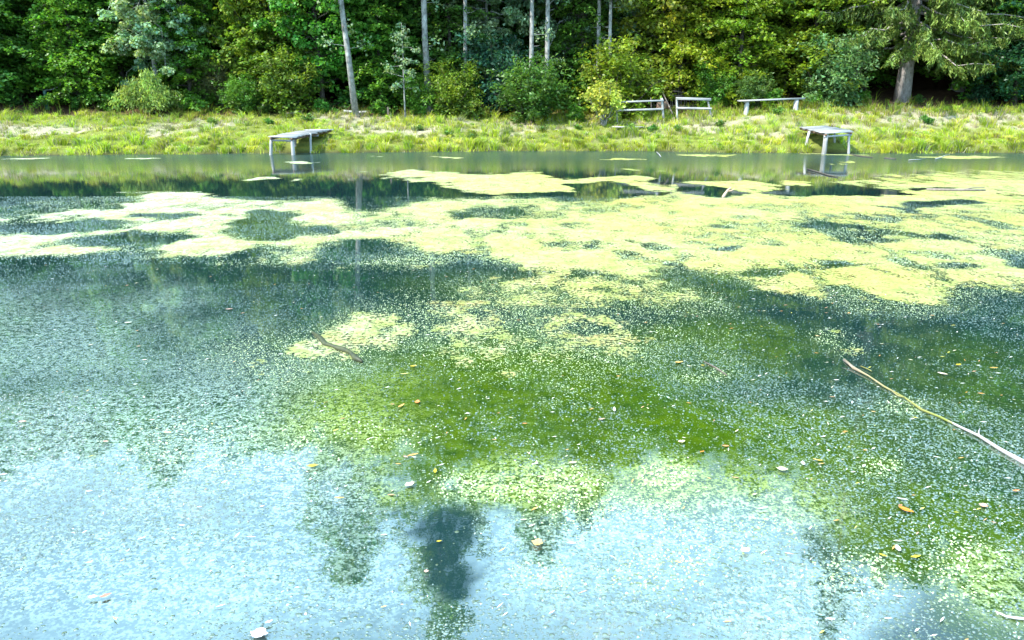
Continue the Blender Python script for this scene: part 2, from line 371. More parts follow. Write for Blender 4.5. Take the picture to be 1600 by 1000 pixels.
bub = np.clip(bubble_cover(P2)*(1.25-1.2*sst(3.0, 7.0, P2[:, 1])), 0, 1)*sst(30, 24, P2[:, 1]); film = film*(1-.88*weed)*(1-.45*sst(4.2, 7, P2[:, 1]))
froth_sheen = np.zeros(len(P2))  # froth, plus the pale sheen on the left water painted as colour
for h, v in [(ell(60, 540, 260, 90), .85), (ell(220, 690, 330, 100), 1.0), (ell(200, 900, 300, 90), .6), (ell(500, 900, 160, 80), .5), (ell(1100, 800, 220, 60), .8), (ell(330, 620, 260, 60), .45), (ell(480, 740, 150, 60), .9), (ell(1000, 850, 260, 70), .8), (ell(1250, 930, 160, 60), .7), (ell(850, 880, 90, 60), .7), (ell(120, 850, 240, 50), .5), (ell(820, 755, 120, 30), 1.0), (ell(1040, 745, 70, 30), .9), (ell(1560, 920, 70, 50), .8)]:
    q = W(h); r = np.sqrt(np.ptp(q[:, 0])*np.ptp(q[:, 1]))*.25
    froth_sheen = np.maximum(froth_sheen, v*sst(-r*1.2, r, poly_sd(P2, q)+(fbm(P2[:, 0]*1.3, P2[:, 1]*1.3, 90, 4)-.5)*2.4*r))
froth_sheen = froth_sheen*(1-sst(-.03, .03, poly_sd(P2, HOLE_NEAR)))
m, n, b = new_mat('pond_water')
fa = nd(n, 'ShaderNodeAttribute', attribute_name='film').outputs['Fac']; wa = nd(n, 'ShaderNodeAttribute', attribute_name='weed').outputs['Fac']
n1 = noise(n, 1.4, 5, .6); n2 = noise(n, 7, 5, .65)
base = mixc(n, wa, (.006, .020, .022), ramp(n, n2.outputs['Fac'], [(.32, (.010, .030, .002)), (.68, (.046, .080, .002))]).outputs[0])
fm = math_(n, 'MULTIPLY', fa, ramp(n, n1.outputs['Fac'], [(.3, (.75,)*3), (.7, (1,)*3)]).outputs[0])
base = mixc(n, math_(n, 'MULTIPLY', fm, .45), base, (.010, .034, .012))
n.links.new(base, b.inputs['Base Color']); b.inputs['Roughness'].default_value = .03
n.links.new(math_(n, 'ADD', math_(n, 'MULTIPLY', fm, 2.1), 1.36), b.inputs['IOR'])
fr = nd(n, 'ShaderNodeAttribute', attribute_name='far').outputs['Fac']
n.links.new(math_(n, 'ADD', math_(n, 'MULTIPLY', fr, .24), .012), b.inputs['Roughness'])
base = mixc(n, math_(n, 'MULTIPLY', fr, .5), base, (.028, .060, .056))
nb = noise(n, 5, 4, .55); ba = nd(n, 'ShaderNodeAttribute', attribute_name='bub').outputs['Fac']
tcw = n.nodes.new('ShaderNodeTexCoord'); hsum = math_(n, 'MULTIPLY', nb.outputs['Fac'], .0006); mask = None
for scl, amt in ((26, .62), (47, .85), (84, .9)):
    v_ = nd(n, 'ShaderNodeTexVoronoi', Scale=scl); n.links.new(tcw.outputs['Object'], v_.inputs['Vector'])
    sc3 = n.nodes.new('ShaderNodeSeparateColor'); n.links.new(v_.outputs['Color'], sc3.inputs[0])
    on = math_(n, 'LESS_THAN', sc3.outputs[0], math_(n, 'MULTIPLY', ba, amt))
    rad = math_(n, 'ADD', math_(n, 'MULTIPLY', sc3.outputs[1], .24), .16)
    h = math_(n, 'SQRT', math_(n, 'MAXIMUM', math_(n, 'SUBTRACT', math_(n, 'MULTIPLY', rad, rad), math_(n, 'MULTIPLY', v_.outputs['Distance'], v_.outputs['Distance'])), 0.0))
    h = math_(n, 'MULTIPLY', math_(n, 'MULTIPLY', h, on), .75/scl); hsum = math_(n, 'ADD', hsum, h)
    k_ = math_(n, 'GREATER_THAN', h, .0005); mask = k_ if mask is None else math_(n, 'MAXIMUM', mask, k_)
bump(n, b, hsum, 1.0, 1.0)
fo = nd(n, 'ShaderNodeAttribute', attribute_name='froth_sheen').outputs['Fac']; f1 = noise(n, 17, 6, .72); f2 = noise(n, 55, 4, .7)
fk = math_(n, 'MULTIPLY', fo, ramp(n, math_(n, 'ADD', math_(n, 'MULTIPLY', f1.outputs['Fac'], .45), math_(n, 'MULTIPLY', f2.outputs['Fac'], .55)), [(.475, (0,)*3), (.545, (.85,)*3)]).outputs[0])
base = mixc(n, fk, base, mixc(n, wa, (.24, .33, .29), (.30, .38, .12)))
base2 = mixc(n, math_(n, 'MULTIPLY', mask, .25), base, (.26, .34, .20)); n.links.new(base2, b.inputs['Base Color'])
WATER_MAT = m
link('water', mesh_np('water', V, [Q], m, True, attrs={'film': film, 'weed': weed, 'bub': bub, 'far': sst(21, 31, P2[:, 1]), 'froth_sheen': froth_sheen}), kind='structure', label='still pond water under a glossy film')

# dense algae mat: a thin bumpy sheet kept only where the cover is dense
def mat_sheet():
    Vs, Qs, Ds, off = [], [], [], 0
    for (y0, y1, hw, sx, sy) in [(5.0, 9, 9, .035, .04), (9, 14, 14, .05, .06), (14, 22, 21, .08, .09), (22, 33.5, 30, .13, .13)]:
        xs = np.linspace(-hw, hw, int(2*hw/sx)); ys = np.linspace(y0, y1, int((y1-y0)/sy)+1)
        V, Q = grid(xs, ys, lambda x, y: x*0)
        D = density(V[:, :2])-.09*sst(9.5, 7.5, V[:, 1])
        D = D+(fbm(V[:, 0]*5, V[:, 1]*3.2, 13, 4)-.5)*.55*(D > .12)
        keep = (D[Q].max(1) > .44) & (V[Q, 1].mean(1) < shore(V[Q, 0].mean(1))-.12)
        Q = Q[keep]; u, inv = np.unique(Q, return_inverse=True); V = V[u]; D = D[u]
        V[:, 2] = .003+.016*np.clip(D-.40, 0, 1)*(.4+1.2*fbm(V[:, 0]*9, V[:, 1]*9, 99, 3))
        Vs.append(V); Ds.append(D); Qs.append(inv.reshape(-1, 4)+off); off += len(V)
    return np.vstack(Vs), np.vstack(Qs), np.concatenate(Ds)
V, Q, D = mat_sheet()
m, n, b = new_mat('algae_mat')
da = nd(n, 'ShaderNodeAttribute', attribute_name='dens').outputs['Fac']
a1 = noise(n, 26, 5, .75); a2 = noise(n, .35, 5, .6); a3 = noise(n, 5, 4, .6); a4 = noise(n, 75, 2, .6)
yel = mixc(n, ramp(n, a2.outputs['Fac'], [(.38, (0,)*3), (.62, (1,)*3)]).outputs[0], (.48, .49, .21), (.53, .47, .13))
sepx = n.nodes.new('ShaderNodeSeparateXYZ'); tcx = n.nodes.new('ShaderNodeTexCoord'); n.links.new(tcx.outputs['Object'], sepx.inputs[0])
lf = nd(n, 'ShaderNodeMapRange', From_Min=2.0, From_Max=-9.0); n.links.new(sepx.outputs['X'], lf.inputs['Value'])
yel = mixc(n, lf.outputs[0], yel, (.56, .59, .46))  # whitens the mat towards the left: glare put into its colour
yel = mixc(n, ramp(n, a3.outputs['Fac'], [(.44, (0,)*3), (.62, (.8,)*3)]).outputs[0], yel, (.26, .32, .055))
yel = mixc(n, ramp(n, a1.outputs['Fac'], [(.34, (.9,)*3), (.50, (0,)*3)]).outputs[0], yel, (.07, .10, .02))
a5 = noise(n, .9, 5, .7); a6 = noise(n, 11, 4, .7); a7 = noise(n, .6, 6, .75)
yel = mixc(n, ramp(n, a7.outputs['Fac'], [(.46, (0,)*3), (.62, (.42,)*3)]).outputs[0], yel, (.25, .33, .05))
yel = mixc(n, math_(n, 'MULTIPLY', ramp(n, a5.outputs['Fac'], [(.5, (0,)*3), (.66, (1,)*3)]).outputs[0], ramp(n, a6.outputs['Fac'], [(.42, (0,)*3), (.6, (.8,)*3)]).outputs[0]), yel, (.34, .22, .05))
n.links.new(yel, b.inputs['Base Color']); b.inputs['Roughness'].default_value = .55
bump(n, b, a1.outputs['Fac'], 1.0, .05)
th = math_(n, 'ADD', da, math_(n, 'MULTIPLY', math_(n, 'SUBTRACT', math_(n, 'ADD', math_(n, 'MULTIPLY', a1.outputs['Fac'], .68), math_(n, 'MULTIPLY', a3.outputs['Fac'], .32)), .5), 2.9))
al = nd(n, 'ShaderNodeMapRange', From_Min=.50, From_Max=.58); n.links.new(th, al.inputs['Value'])
n.links.new(al.outputs[0], b.inputs['Alpha'])
link('algae_mat', mesh_np('algae_mat', V, [Q], m, True, attrs={'dens': D}), kind='stuff', label='pale yellow green algae mat spread across the pond')

# bubbles and duckweed: small glossy domes standing on the film
def domes(name, P, rad, hgt, col, mat, k=6, rings=2, seed=0):
    rng = np.random.default_rng(seed); N = len(P)
    th = np.linspace(0, 2*np.pi, k, endpoint=False)[None]+rng.uniform(0, 6, (N, 1))
    el_ = 1+rng.normal(0, .12, (N, k))
    V = []; rr = [1.0, .62][:rings]; zz = [0.0, .72][:rings]
    for r_, z_ in zip(rr, zz):
        V.append(np.stack([P[:, :1]+rad[:, None]*r_*np.cos(th)*el_, P[:, 1:2]+rad[:, None]*r_*np.sin(th)*el_, np.broadcast_to((hgt*z_)[:, None]-.0015*(z_ == 0), (N, k))], -1))
    V.append(np.stack([P[:, 0], P[:, 1], hgt], -1)[:, None]); V = np.concatenate(V, 1); m_ = V.shape[1]
    o = (np.arange(N)*m_)[:, None]; j = np.arange(k); j2 = (j+1) % k; F = []
    if rings == 2: F.append((o[:, :, None]+np.stack([j, j2, k+j2, k+j], 1)[None].reshape(1, k, 4)).reshape(-1, 4))
    b0 = k*(rings-1)
    F.append((o[:, :, None]+np.stack([b0+j, b0+j2, np.full(k, b0+k)], 1)[None]).reshape(-1, 3))
    return mesh_np(name, V.reshape(-1, 3), F, mat, True, np.repeat(col, m_, 0))
def scatter(rng, y0, y1, hw0, hw1, per):
    n_ = int((y1-y0)*(hw0+hw1)*per*1.0); Y = rng.uniform(y0, y1, n_); X = rng.uniform(-1, 1, n_)*(hw0+(hw1-hw0)*(Y-y0)/(y1-y0))
    return np.stack([X, Y], 1)
m, n, b = new_mat('bubble_film')
ta = nd(n, 'ShaderNodeAttribute', attribute_name='tint'); n.links.new(ta.outputs['Color'], b.inputs['Base Color'])
b.inputs['Roughness'].default_value = .06; b.inputs['IOR'].default_value = 2.45
BUB = m
rng = np.random.default_rng(5)
for nm, (y0, y1, h0, h1, per), r0, kk, rg in [('floating_bubbles', (1.7, 5.0, 2.2, 4.4, 3600), (.002, .0088), 6, 2), ('floating_bubbles', (5.0, 9.5, 4.4, 7.6, 3000), (.003, .0085), 6, 1), ('floating_bubbles', (9.5, 17, 7.6, 13.2, 1400), (.005, .013), 6, 1)]:
    P = scatter(rng, y0, y1, h0, h1, per); c = bubble_cover(P); d = density(P)
    keep = rng.random(len(P)) < np.clip(c*.75+d*1.0, 0, 1); P = P[keep]; d = d[keep]
    rad = r0[0]+(r0[1]-r0[0])*rng.random(len(P))**2.2
    hg = rad*rng.uniform(.38, .80, len(P))
    g = rng.random((len(P), 1)); mixv = np.clip(d*2.0+rng.normal(0, .2, len(P))-.2, 0, 1)[:, None]
    colr = (np.array([.012, .03, .018])*(1-g)+np.array([.06, .09, .06])*g)*(1-mixv)+(np.array([.26, .34, .06])*(1-g)+np.array([.44, .49, .24])*g)*mixv
    link(nm, domes(nm, P, rad, hg, colr, BUB, kk, rg, 3), kind='stuff', label='small glossy bubbles and duckweed dotted over the water film')

# ------------------------------------------------------------------ tree builders
class Tree:
    def __init__(s, seed):
        s.r = np.random.default_rng(seed); s.w = MB(); s.L = []
    def leaves(s, c, n, t, size, wid, tint):
        N = len(c); r = s.r
        n = n/(np.linalg.norm(n, axis=1)[:, None]+1e-9); t = t-(t*n).sum(1)[:, None]*n; t /= np.linalg.norm(t, axis=1)[:, None]+1e-9
        b_ = np.cross(n, t); sz = (size*r.uniform(.65, 1.25, N))[:, None]; wd = sz*wid
        V = np.stack([c-t*sz*.5, c+b_*wd*.5-t*sz*.05+n*sz*.07, c+t*sz*.5-n*sz*.06, c-b_*wd*.5-t*sz*.05+n*sz*.07], 1)
        s.L.append((V, np.broadcast_to(tint, (N, 3)) if np.ndim(tint) < 2 else tint))
    def tint(s, N, clump=1.0, warm=0.0, sd=.26):
        r = s.r; v = clump*np.clip(r.normal(1, sd, (N, 1)), .5, 1.7)
        t = np.concatenate([v*(1+warm*.6+r.normal(0, .10, (N, 1))), v, v*(1-warm*.3+r.normal(0, .10, (N, 1)))], 1)
        return np.clip(t, .1, 3)
    def done(s, name, bark, leafmat, label, cat):
        e = empty(name, (0, 0, 0), label, cat)
        link('trunk', s.w.mesh('trunk', bark, True), e)
        V = np.concatenate([a for a, _ in s.L]); T = np.concatenate([b_ for _, b_ in s.L]); N = len(V)
        link('crown', mesh_np('crown', V.reshape(-1, 3), [np.arange(N*4).reshape(-1, 4)], leafmat, False, np.repeat(T, 4, 0)), e)
        return e
    def trunk(s, H, r0, lean=(0, 0), wander=.02, k=9, n=9, r1=.12):
        u = np.linspace(0, 1, n); P = np.zeros((n, 3)); P[:, 2] = u*H-.25*(u == 0)
        P[:, 0] = lean[0]*u*H+np.cumsum(s.r.normal(0, wander*H/n, n))*(u > 0); P[:, 1] = lean[1]*u*H+np.cumsum(s.r.normal(0, wander*H/n, n))*(u > 0)
        rad = r0*(1-u*(1-r1)); rad[0] *= 1.25
        s.P = P; s.H = H; s.w.tube(P, rad, k, s.r, .05); return s
    def on(s, h): return np.array([np.interp(h, s.P[:, 2], s.P[:, i]) for i in range(3)])

def layered(seed, H, Rr, h0, nb, ls, lps=28, wid=.62, tilt=.70, thick=.085, r0=None, shape=None, top=.97, bark=None, lean=(0, 0)):
    """hornbeam and beech: flat sprays of leaves in tiers"""
    T = Tree(seed); r = T.r; T.trunk(H, r0 or H*.013, lean=lean, wander=.03)
    shape = shape or (lambda u: (1-u)**.6*.9+.12)
    for i in range(nb):
        u = (i+r.random())/nb; h = h0+(H*top-h0)*u; az = i*2.4+r.uniform(-.5, .5); L = Rr*shape(u)*r.uniform(.65, 1.1)
        p0 = T.on(h); q = np.linspace(0, 1, 6); up = r.uniform(.0, .6); dr = r.uniform(.2, .65)
        B = p0+np.stack([math.cos(az)*L*q, math.sin(az)*L*q, L*(up*q-dr*q*q)], 1); B[1:, :2] += r.normal(0, .04*L, (5, 2))
        T.w.tube(B, np.linspace(.012*L+.006, .004, 6), 4)
        ns = max(4, int(L/.24)); br = r.uniform(.72, 1.25); wm = r.normal(0, .12)
        for j in range(ns+1):
            sx = .12+.88*j/ns; c = np.array([np.interp(sx, q, B[:, k_]) for k_ in range(3)])
            a2 = az+(1 if j % 2 else -1)*r.uniform(.5, 1.1) if j < ns else az
            l2 = (.42*L*(1-sx)+.22+.1*L)*r.uniform(.6, 1.1)
            m_ = max(4, int(l2*lps)); v = r.random(m_)**.8
            cc = c+np.stack([math.cos(a2)*l2*v, math.sin(a2)*l2*v, -.22*l2*v*v], 1)+r.normal(0, 1, (m_, 3))*[.085, .085, thick]
            nn = np.stack([r.normal(0, tilt, m_), r.normal(0, tilt, m_), np.ones(m_)], 1)
            a3 = a2+r.choice([-1, 1], m_)*r.uniform(.3, 1.2, m_)
            tt = np.stack([np.cos(a3), np.sin(a3), r.normal(-.3, .25, m_)], 1)
            T.leaves(cc, nn, tt, ls, wid, T.tint(m_, br, wm))
    return T
def clumpy(seed, H, Rr, h0, nb, ls, per=55, rc=.42, wid=.75, up=(.35, .8), shape=None, r0=None, lean=(0, 0), droop=0.0, ncl=3, top=.98, wander=.02, r1=.12):
    """poplar, maple, hazel: leaves gathered in clumps at the branch ends"""
    T = Tree(seed); r = T.r; T.trunk(H, r0 or H*.014, lean=lean, wander=wander, r1=r1)
    shape = shape or (lambda u: math.sin(math.pi*min(1, .18+.82*u))**.7)
    for i in range(9 if h0 > 5.5 else 0):          # dead stubs and a few leafy shoots on the clear stem
        h = r.uniform(1.2, h0+.5); az = r.uniform(0, 6.3); L = r.uniform(.15, 1.0); B = T.on(h)+np.stack([math.cos(az)*L*np.linspace(0, 1, 4), math.sin(az)*L*np.linspace(0, 1, 4), L*np.array([0, .15, .2, .5])*r.uniform(-.6, 1)], 1)
        T.w.tube(B, [.022, .014, .010, .004], 5)
        if L > .6 and h > 2.6:
            m_ = 46; o = r.normal(0, .2, (m_, 3)); T.leaves(B[-1]+o, r.normal(0, .7, (m_, 3))+[0, 0, .4], r.normal(0, 1, (m_, 3))+[0, 0, -.6], .16, .8, T.tint(m_, 1.0, 0))
    for i in range(nb):
        u = (i+r.random())/nb; h = h0+(H*top-h0)*u; az = i*2.4+r.uniform(-.6, .6); L = max(.3, Rr*shape(u)*r.uniform(.6, 1.1))
        q = np.linspace(0, 1, 6); g = r.uniform(*up)
        B = T.on(h)+np.stack([math.cos(az)*L*q, math.sin(az)*L*q, L*(g*q-droop*q*q)], 1); B[1:] += r.normal(0, .04*L, (5, 3))
        T.w.tube(B, np.linspace(.014*L+.006, .004, 6), 4)
        br0 = r.uniform(.75, 1.2); wm = r.normal(0, .15)
        for j in range(ncl+int(L)):
            sx = r.uniform(.3, 1.0); c = np.array([np.interp(sx, q, B[:, k_]) for k_ in range(3)])+r.normal(0, .22*rc+.10*L*(1-sx*.5), 3)
            m_ = int(per*r.uniform(.5, 1.3)); rcc = rc*r.uniform(.6, 1.25)
            o = r.normal(0, 1, (m_, 3)); o /= np.linalg.norm(o, axis=1)[:, None]; o *= (r.random((m_, 1))**.5)
            cc = c+o*rcc*[1, 1, .62]; cc[:, 2] -= droop*.4*rcc*(o[:, 0]**2+o[:, 1]**2)
            nn = o*.6+r.normal(0, .55, (m_, 3))+[0, 0, .55]; tt = o+r.normal(0, .5, (m_, 3))+[0, 0, -.5]
            T.leaves(cc, nn, tt, ls, wid, T.tint(m_, br0*r.uniform(.85, 1.15), wm))
    return T
def bush(seed, H, Rr, ns, ls, wid=.5, arch=.0, per=60, side=True, stem_r=.014, low=.12, narrow=.0):
    """many stems from one root; arch > 0 lets them hang over"""
    T = Tree(seed); r = T.r; T.P = np.zeros((2, 3))
    for i in range(ns):
        az = i*2.4+r.uniform(-.4, .4); k_ = (i+.5)/ns; L = Rr*math.sqrt(k_)*r.uniform(.75, 1.1); hh = H*(1-.45*k_**2)*r.uniform(.7, 1.05)
        q = np.linspace(0, 1, 8)
        B = np.stack([math.cos(az)*L*q**1.2, math.sin(az)*L*q**1.2, hh*(q*(1+arch)-arch*1.3*q**3)], 1); B[1:] += r.normal(0, .03*H, (7, 3)); B[0, 2] = -.1
        T.w.tube(B, np.linspace(stem_r*H*.6+.004, .003, 8), 4)
        br = r.uniform(.75, 1.25); wm = r.normal(0, .12)
        m_ = int(per*hh); nc = max(2, int(3.2*hh)); vc = low+(1-low)*r.random(nc)**.75; ic = r.integers(0, nc, m_)
        v = np.clip(vc[ic]+r.normal(0, .035, m_), 0, 1)
        c = np.stack([np.interp(v, q, B[:, k2]) for k2 in range(3)], 1)
        if side: c += r.normal(0, (.05 if arch > .9 else .095)*H, (nc, 3))[ic]
        c += r.normal(0, 1, (m_, 3))*(.045*H+.04)*[1, 1, .6]; c[:, 2] = np.maximum(c[:, 2], .04)
        nn = r.normal(0, .6, (m_, 3))+[0, 0, .7]; 
        tt = np.stack([math.cos(az)+r.normal(0, .7, m_), math.sin(az)+r.normal(0, .7, m_), r.normal(-.2-.9*arch, .4, m_)], 1)
        if arch > 0:
            hang = r.random(m_)*(.6 if arch > .9 else .3)*arch; c[:, 2] = np.maximum(c[:, 2]-hang, .03); nn = r.normal(0, 1, (m_, 3)); nn[:, 2] *= .3
        T.leaves(c, nn, tt, ls, wid, T.tint(m_, br, wm))
    return T
def spruce(seed, H, r0, h0, Lm, nb, sprays=15, lps=15, ls=.26):
    T = Tree(seed); r = T.r; T.trunk(H, r0, wander=.004, k=14, n=12, r1=.05)
    for i in range(nb):
        u = ((i+.5)/nb)**1.35; h = h0+(H*.985-h0)*u; az = i*2.4+r.uniform(-.4, .4); L = (Lm*(1-u)**.75+.25)*r.uniform(.7, 1.12)
        q = np.linspace(0, 1, 7); dr = r.uniform(.30, .55)*(1-u*.6)
        B = T.on(h)+np.stack([math.cos(az)*L*q, math.sin(az)*L*q, L*(-dr*q**1.1+.34*dr*q**3)], 1); B[1:] += r.normal(0, .02*L, (6, 3))
        T.w.tube(B, np.linspace(.012*L+.01, .006, 7), 4)
        br = r.uniform(.75, 1.2); ns = max(4, int(sprays*L/Lm*1.2))
        for j in range(ns):
            sx = .18+.82*(j+r.random())/ns; c = np.array([np.interp(sx, q, B[:, k_]) for k_ in range(3)])
            a2 = az+(1 if j % 2 else -1)*r.uniform(.35, 1.0); l2 = (.5+.42*L*(1-sx)*.5)*r.uniform(.6, 1.1)
            m_ = int(lps*(l2+.4)); v = r.random(m_)
            cc = c+np.stack([math.cos(a2)*l2*v*.6, math.sin(a2)*l2*v*.6, -.78*l2*v], 1)+r.normal(0, .05, (m_, 3))
            tt = np.stack([math.cos(a2)*.5+r.normal(0, .45, m_), math.sin(a2)*.5+r.normal(0, .45, m_), -.9+r.normal(0, .35, m_)], 1)
            nn = r.normal(0, 1, (m_, 3)); T.leaves(cc, nn, tt, ls, .2, T.tint(m_, br, r.normal(0, .08)))
    return T

LOWFULL = lambda u: (1-u)**.55*.85+.18
PROTO = {}
def proto(key, T, name, bark, leafmat, cat): PROTO[key] = [T.done(name, bark, leafmat, '', cat), False]
proto('horn1', layered(11, 11, 3.5, .35, 115, .21, shape=LOWFULL), 'hornbeam_tree', BARK_DARK, LEAF, 'tree')
proto('horn2', layered(12, 13, 3.9, .6, 125, .22, shape=LOWFULL), 'hornbeam_tree', BARK_DARK, LEAF, 'tree')
proto('horn3', layered(13, 11, 2.7, .3, 112, .20, shape=lambda u: (1-u)**.33*.85+.12), 'hornbeam_tree', BARK_DARK, LEAF, 'tree')
proto('maple1', clumpy(21, 9, 2.7, .6, 84, .22, per=46, rc=.5, up=(.1, .55)), 'maple_tree', BARK_DARK, LEAF, 'tree')
proto('maple2', clumpy(22, 11, 3.0, 1.2, 92, .23, per=44, rc=.52, up=(.1, .6)), 'maple_tree', BARK_DARK, LEAF, 'tree')
proto('grey1', clumpy(23, 12, 2.7, 3.0, 62, .19, per=90, rc=.46, up=(-.15, .4), droop=.75, wid=.85), 'poplar_tree', BARK_PALE, LEAF, 'tree')
proto('grey2', clumpy(24, 14, 2.5, 2.6, 84, .17, per=70, rc=.46, up=(.0, .5), droop=.45, wid=.85, r0=.10), 'poplar_tree', BARK_PALE, LEAF, 'tree')
proto('poplar1', clumpy(25, 27, 3.3, 6.6, 90, .22, per=42, rc=.75, up=(.5, 1.1), r0=.15, lean=(-.074, .0), wander=.006, r1=.25), 'poplar_tree', BARK_PALE, LEAF, 'tree')
proto('poplar2', clumpy(26, 29, 3.0, 6.2, 80, .22, per=42, rc=.75, up=(.5, 1.1), r0=.15, lean=(-.004, 0), wander=.006, r1=.25), 'poplar_tree', BARK_PALE, LEAF, 'tree')
proto('poplar3', clumpy(27, 22, 2.4, 6.0, 64, .22, per=40, rc=.65, up=(.5, 1.0), r0=.115, wander=.012, r1=.25), 'poplar_tree', BARK_PALE, LEAF, 'tree')
proto('sapling', clumpy(28, 4.6, .95, 1.3, 20, .13, per=26, rc=.26, up=(.0, .6), droop=.3, wid=.8, r0=.045, ncl=2), 'sapling', BARK_PALE, LEAF, 'tree')
proto('bush1', bush(31, 3.0, 1.8, 44, .19, per=110), 'leafy_bush', BARK_DARK, LEAF, 'bush')
proto('bush2', bush(32, 3.2, 2.0, 46, .19, wid=.45, per=105), 'leafy_bush', BARK_DARK, LEAF, 'bush')
proto('willow', bush(33, 2.1, 1.5, 34, .17, wid=.30, arch=1.0, per=170, stem_r=.01, low=.3), 'willow_shrub', BARK_DARK, LEAF, 'shrub')
proto('yellowt', bush(34, 2.2, 1.15, 14, .16, wid=.8, per=75, stem_r=.03, low=.45), 'small_tree', BARK_PALE, LEAF, 'tree')
proto('feather', bush(35, 2.6, 1.2, 40, .16, wid=.16, arch=.35, per=75, stem_r=.008, low=.2), 'feathery_bush', BARK_DARK, LEAF, 'bush')
proto('low', bush(36, 1.0, .8, 20, .15, wid=.62, per=110, low=.05), 'low_shrub', BARK_DARK, LEAF, 'shrub')
proto('weed', bush(37, .42, .42, 12, .16, wid=.5, per=60, side=False, low=.1), 'broad_leaf_weed', BARK_DARK, LEAF, 'plant')
proto('spruce1', spruce(41, 31, .36, 3.3, 5.2, 230, sprays=19, lps=40, ls=.27), 'spruce_tree', BARK_SPRUCE, NEEDLE, 'tree')
proto('deep1', layered(51, 20, 4.8, 2.2, 70, .30, lps=13, shape=lambda u: math.sin(math.pi*min(1, .2+.8*u))**.6+.1, thick=.12, r0=.2), 'forest_tree', BARK_DARK, LEAF, 'tree')
proto('deep2', clumpy(52, 19, 4.3, 2.0, 70, .30, per=34, rc=.95, up=(.1, .6), r0=.18), 'forest_tree', BARK_DARK, LEAF, 'tree')

def place(key, px, Y, label, color, sc=1.0, rz=0.0, group=None, cat=None, dz=0.0):
    x = (px-800)/FPX*(Y*CP+.3*SP)
    z = float(ground(x, Y))+dz; src, used = PROTO[key]
    if not used: o = src; PROTO[key][1] = True; kids = list(o.children)
    else:
        o = src.copy(); C.objects.link(o); kids = []
        for ch in src.children:
            k_ = ch.copy(); C.objects.link(k_); k_.parent = o; kids.append(k_)
        if 'group' in o.keys(): del o['group']
    o.location = (x, Y, z-.05); o.rotation_euler = (0, 0, rz)
    o.scale = (sc, sc, sc) if np.ndim(sc) == 0 else sc
    o['label'] = label
    if group: o['group'] = group
    if cat: o['category'] = cat
    for k_ in kids: k_.color = (*color, 1)
    return o
DG = (.066, .178, .030); MG = (.112, .25, .031); BG = (.085, .26, .034); YG = (.17, .25, .024); YY = (.25, .28, .03)
GG = (.24, .35, .20); TG = (.042, .12, .07); OL = (.14, .21, .028); SPR = (.13, .20, .034)
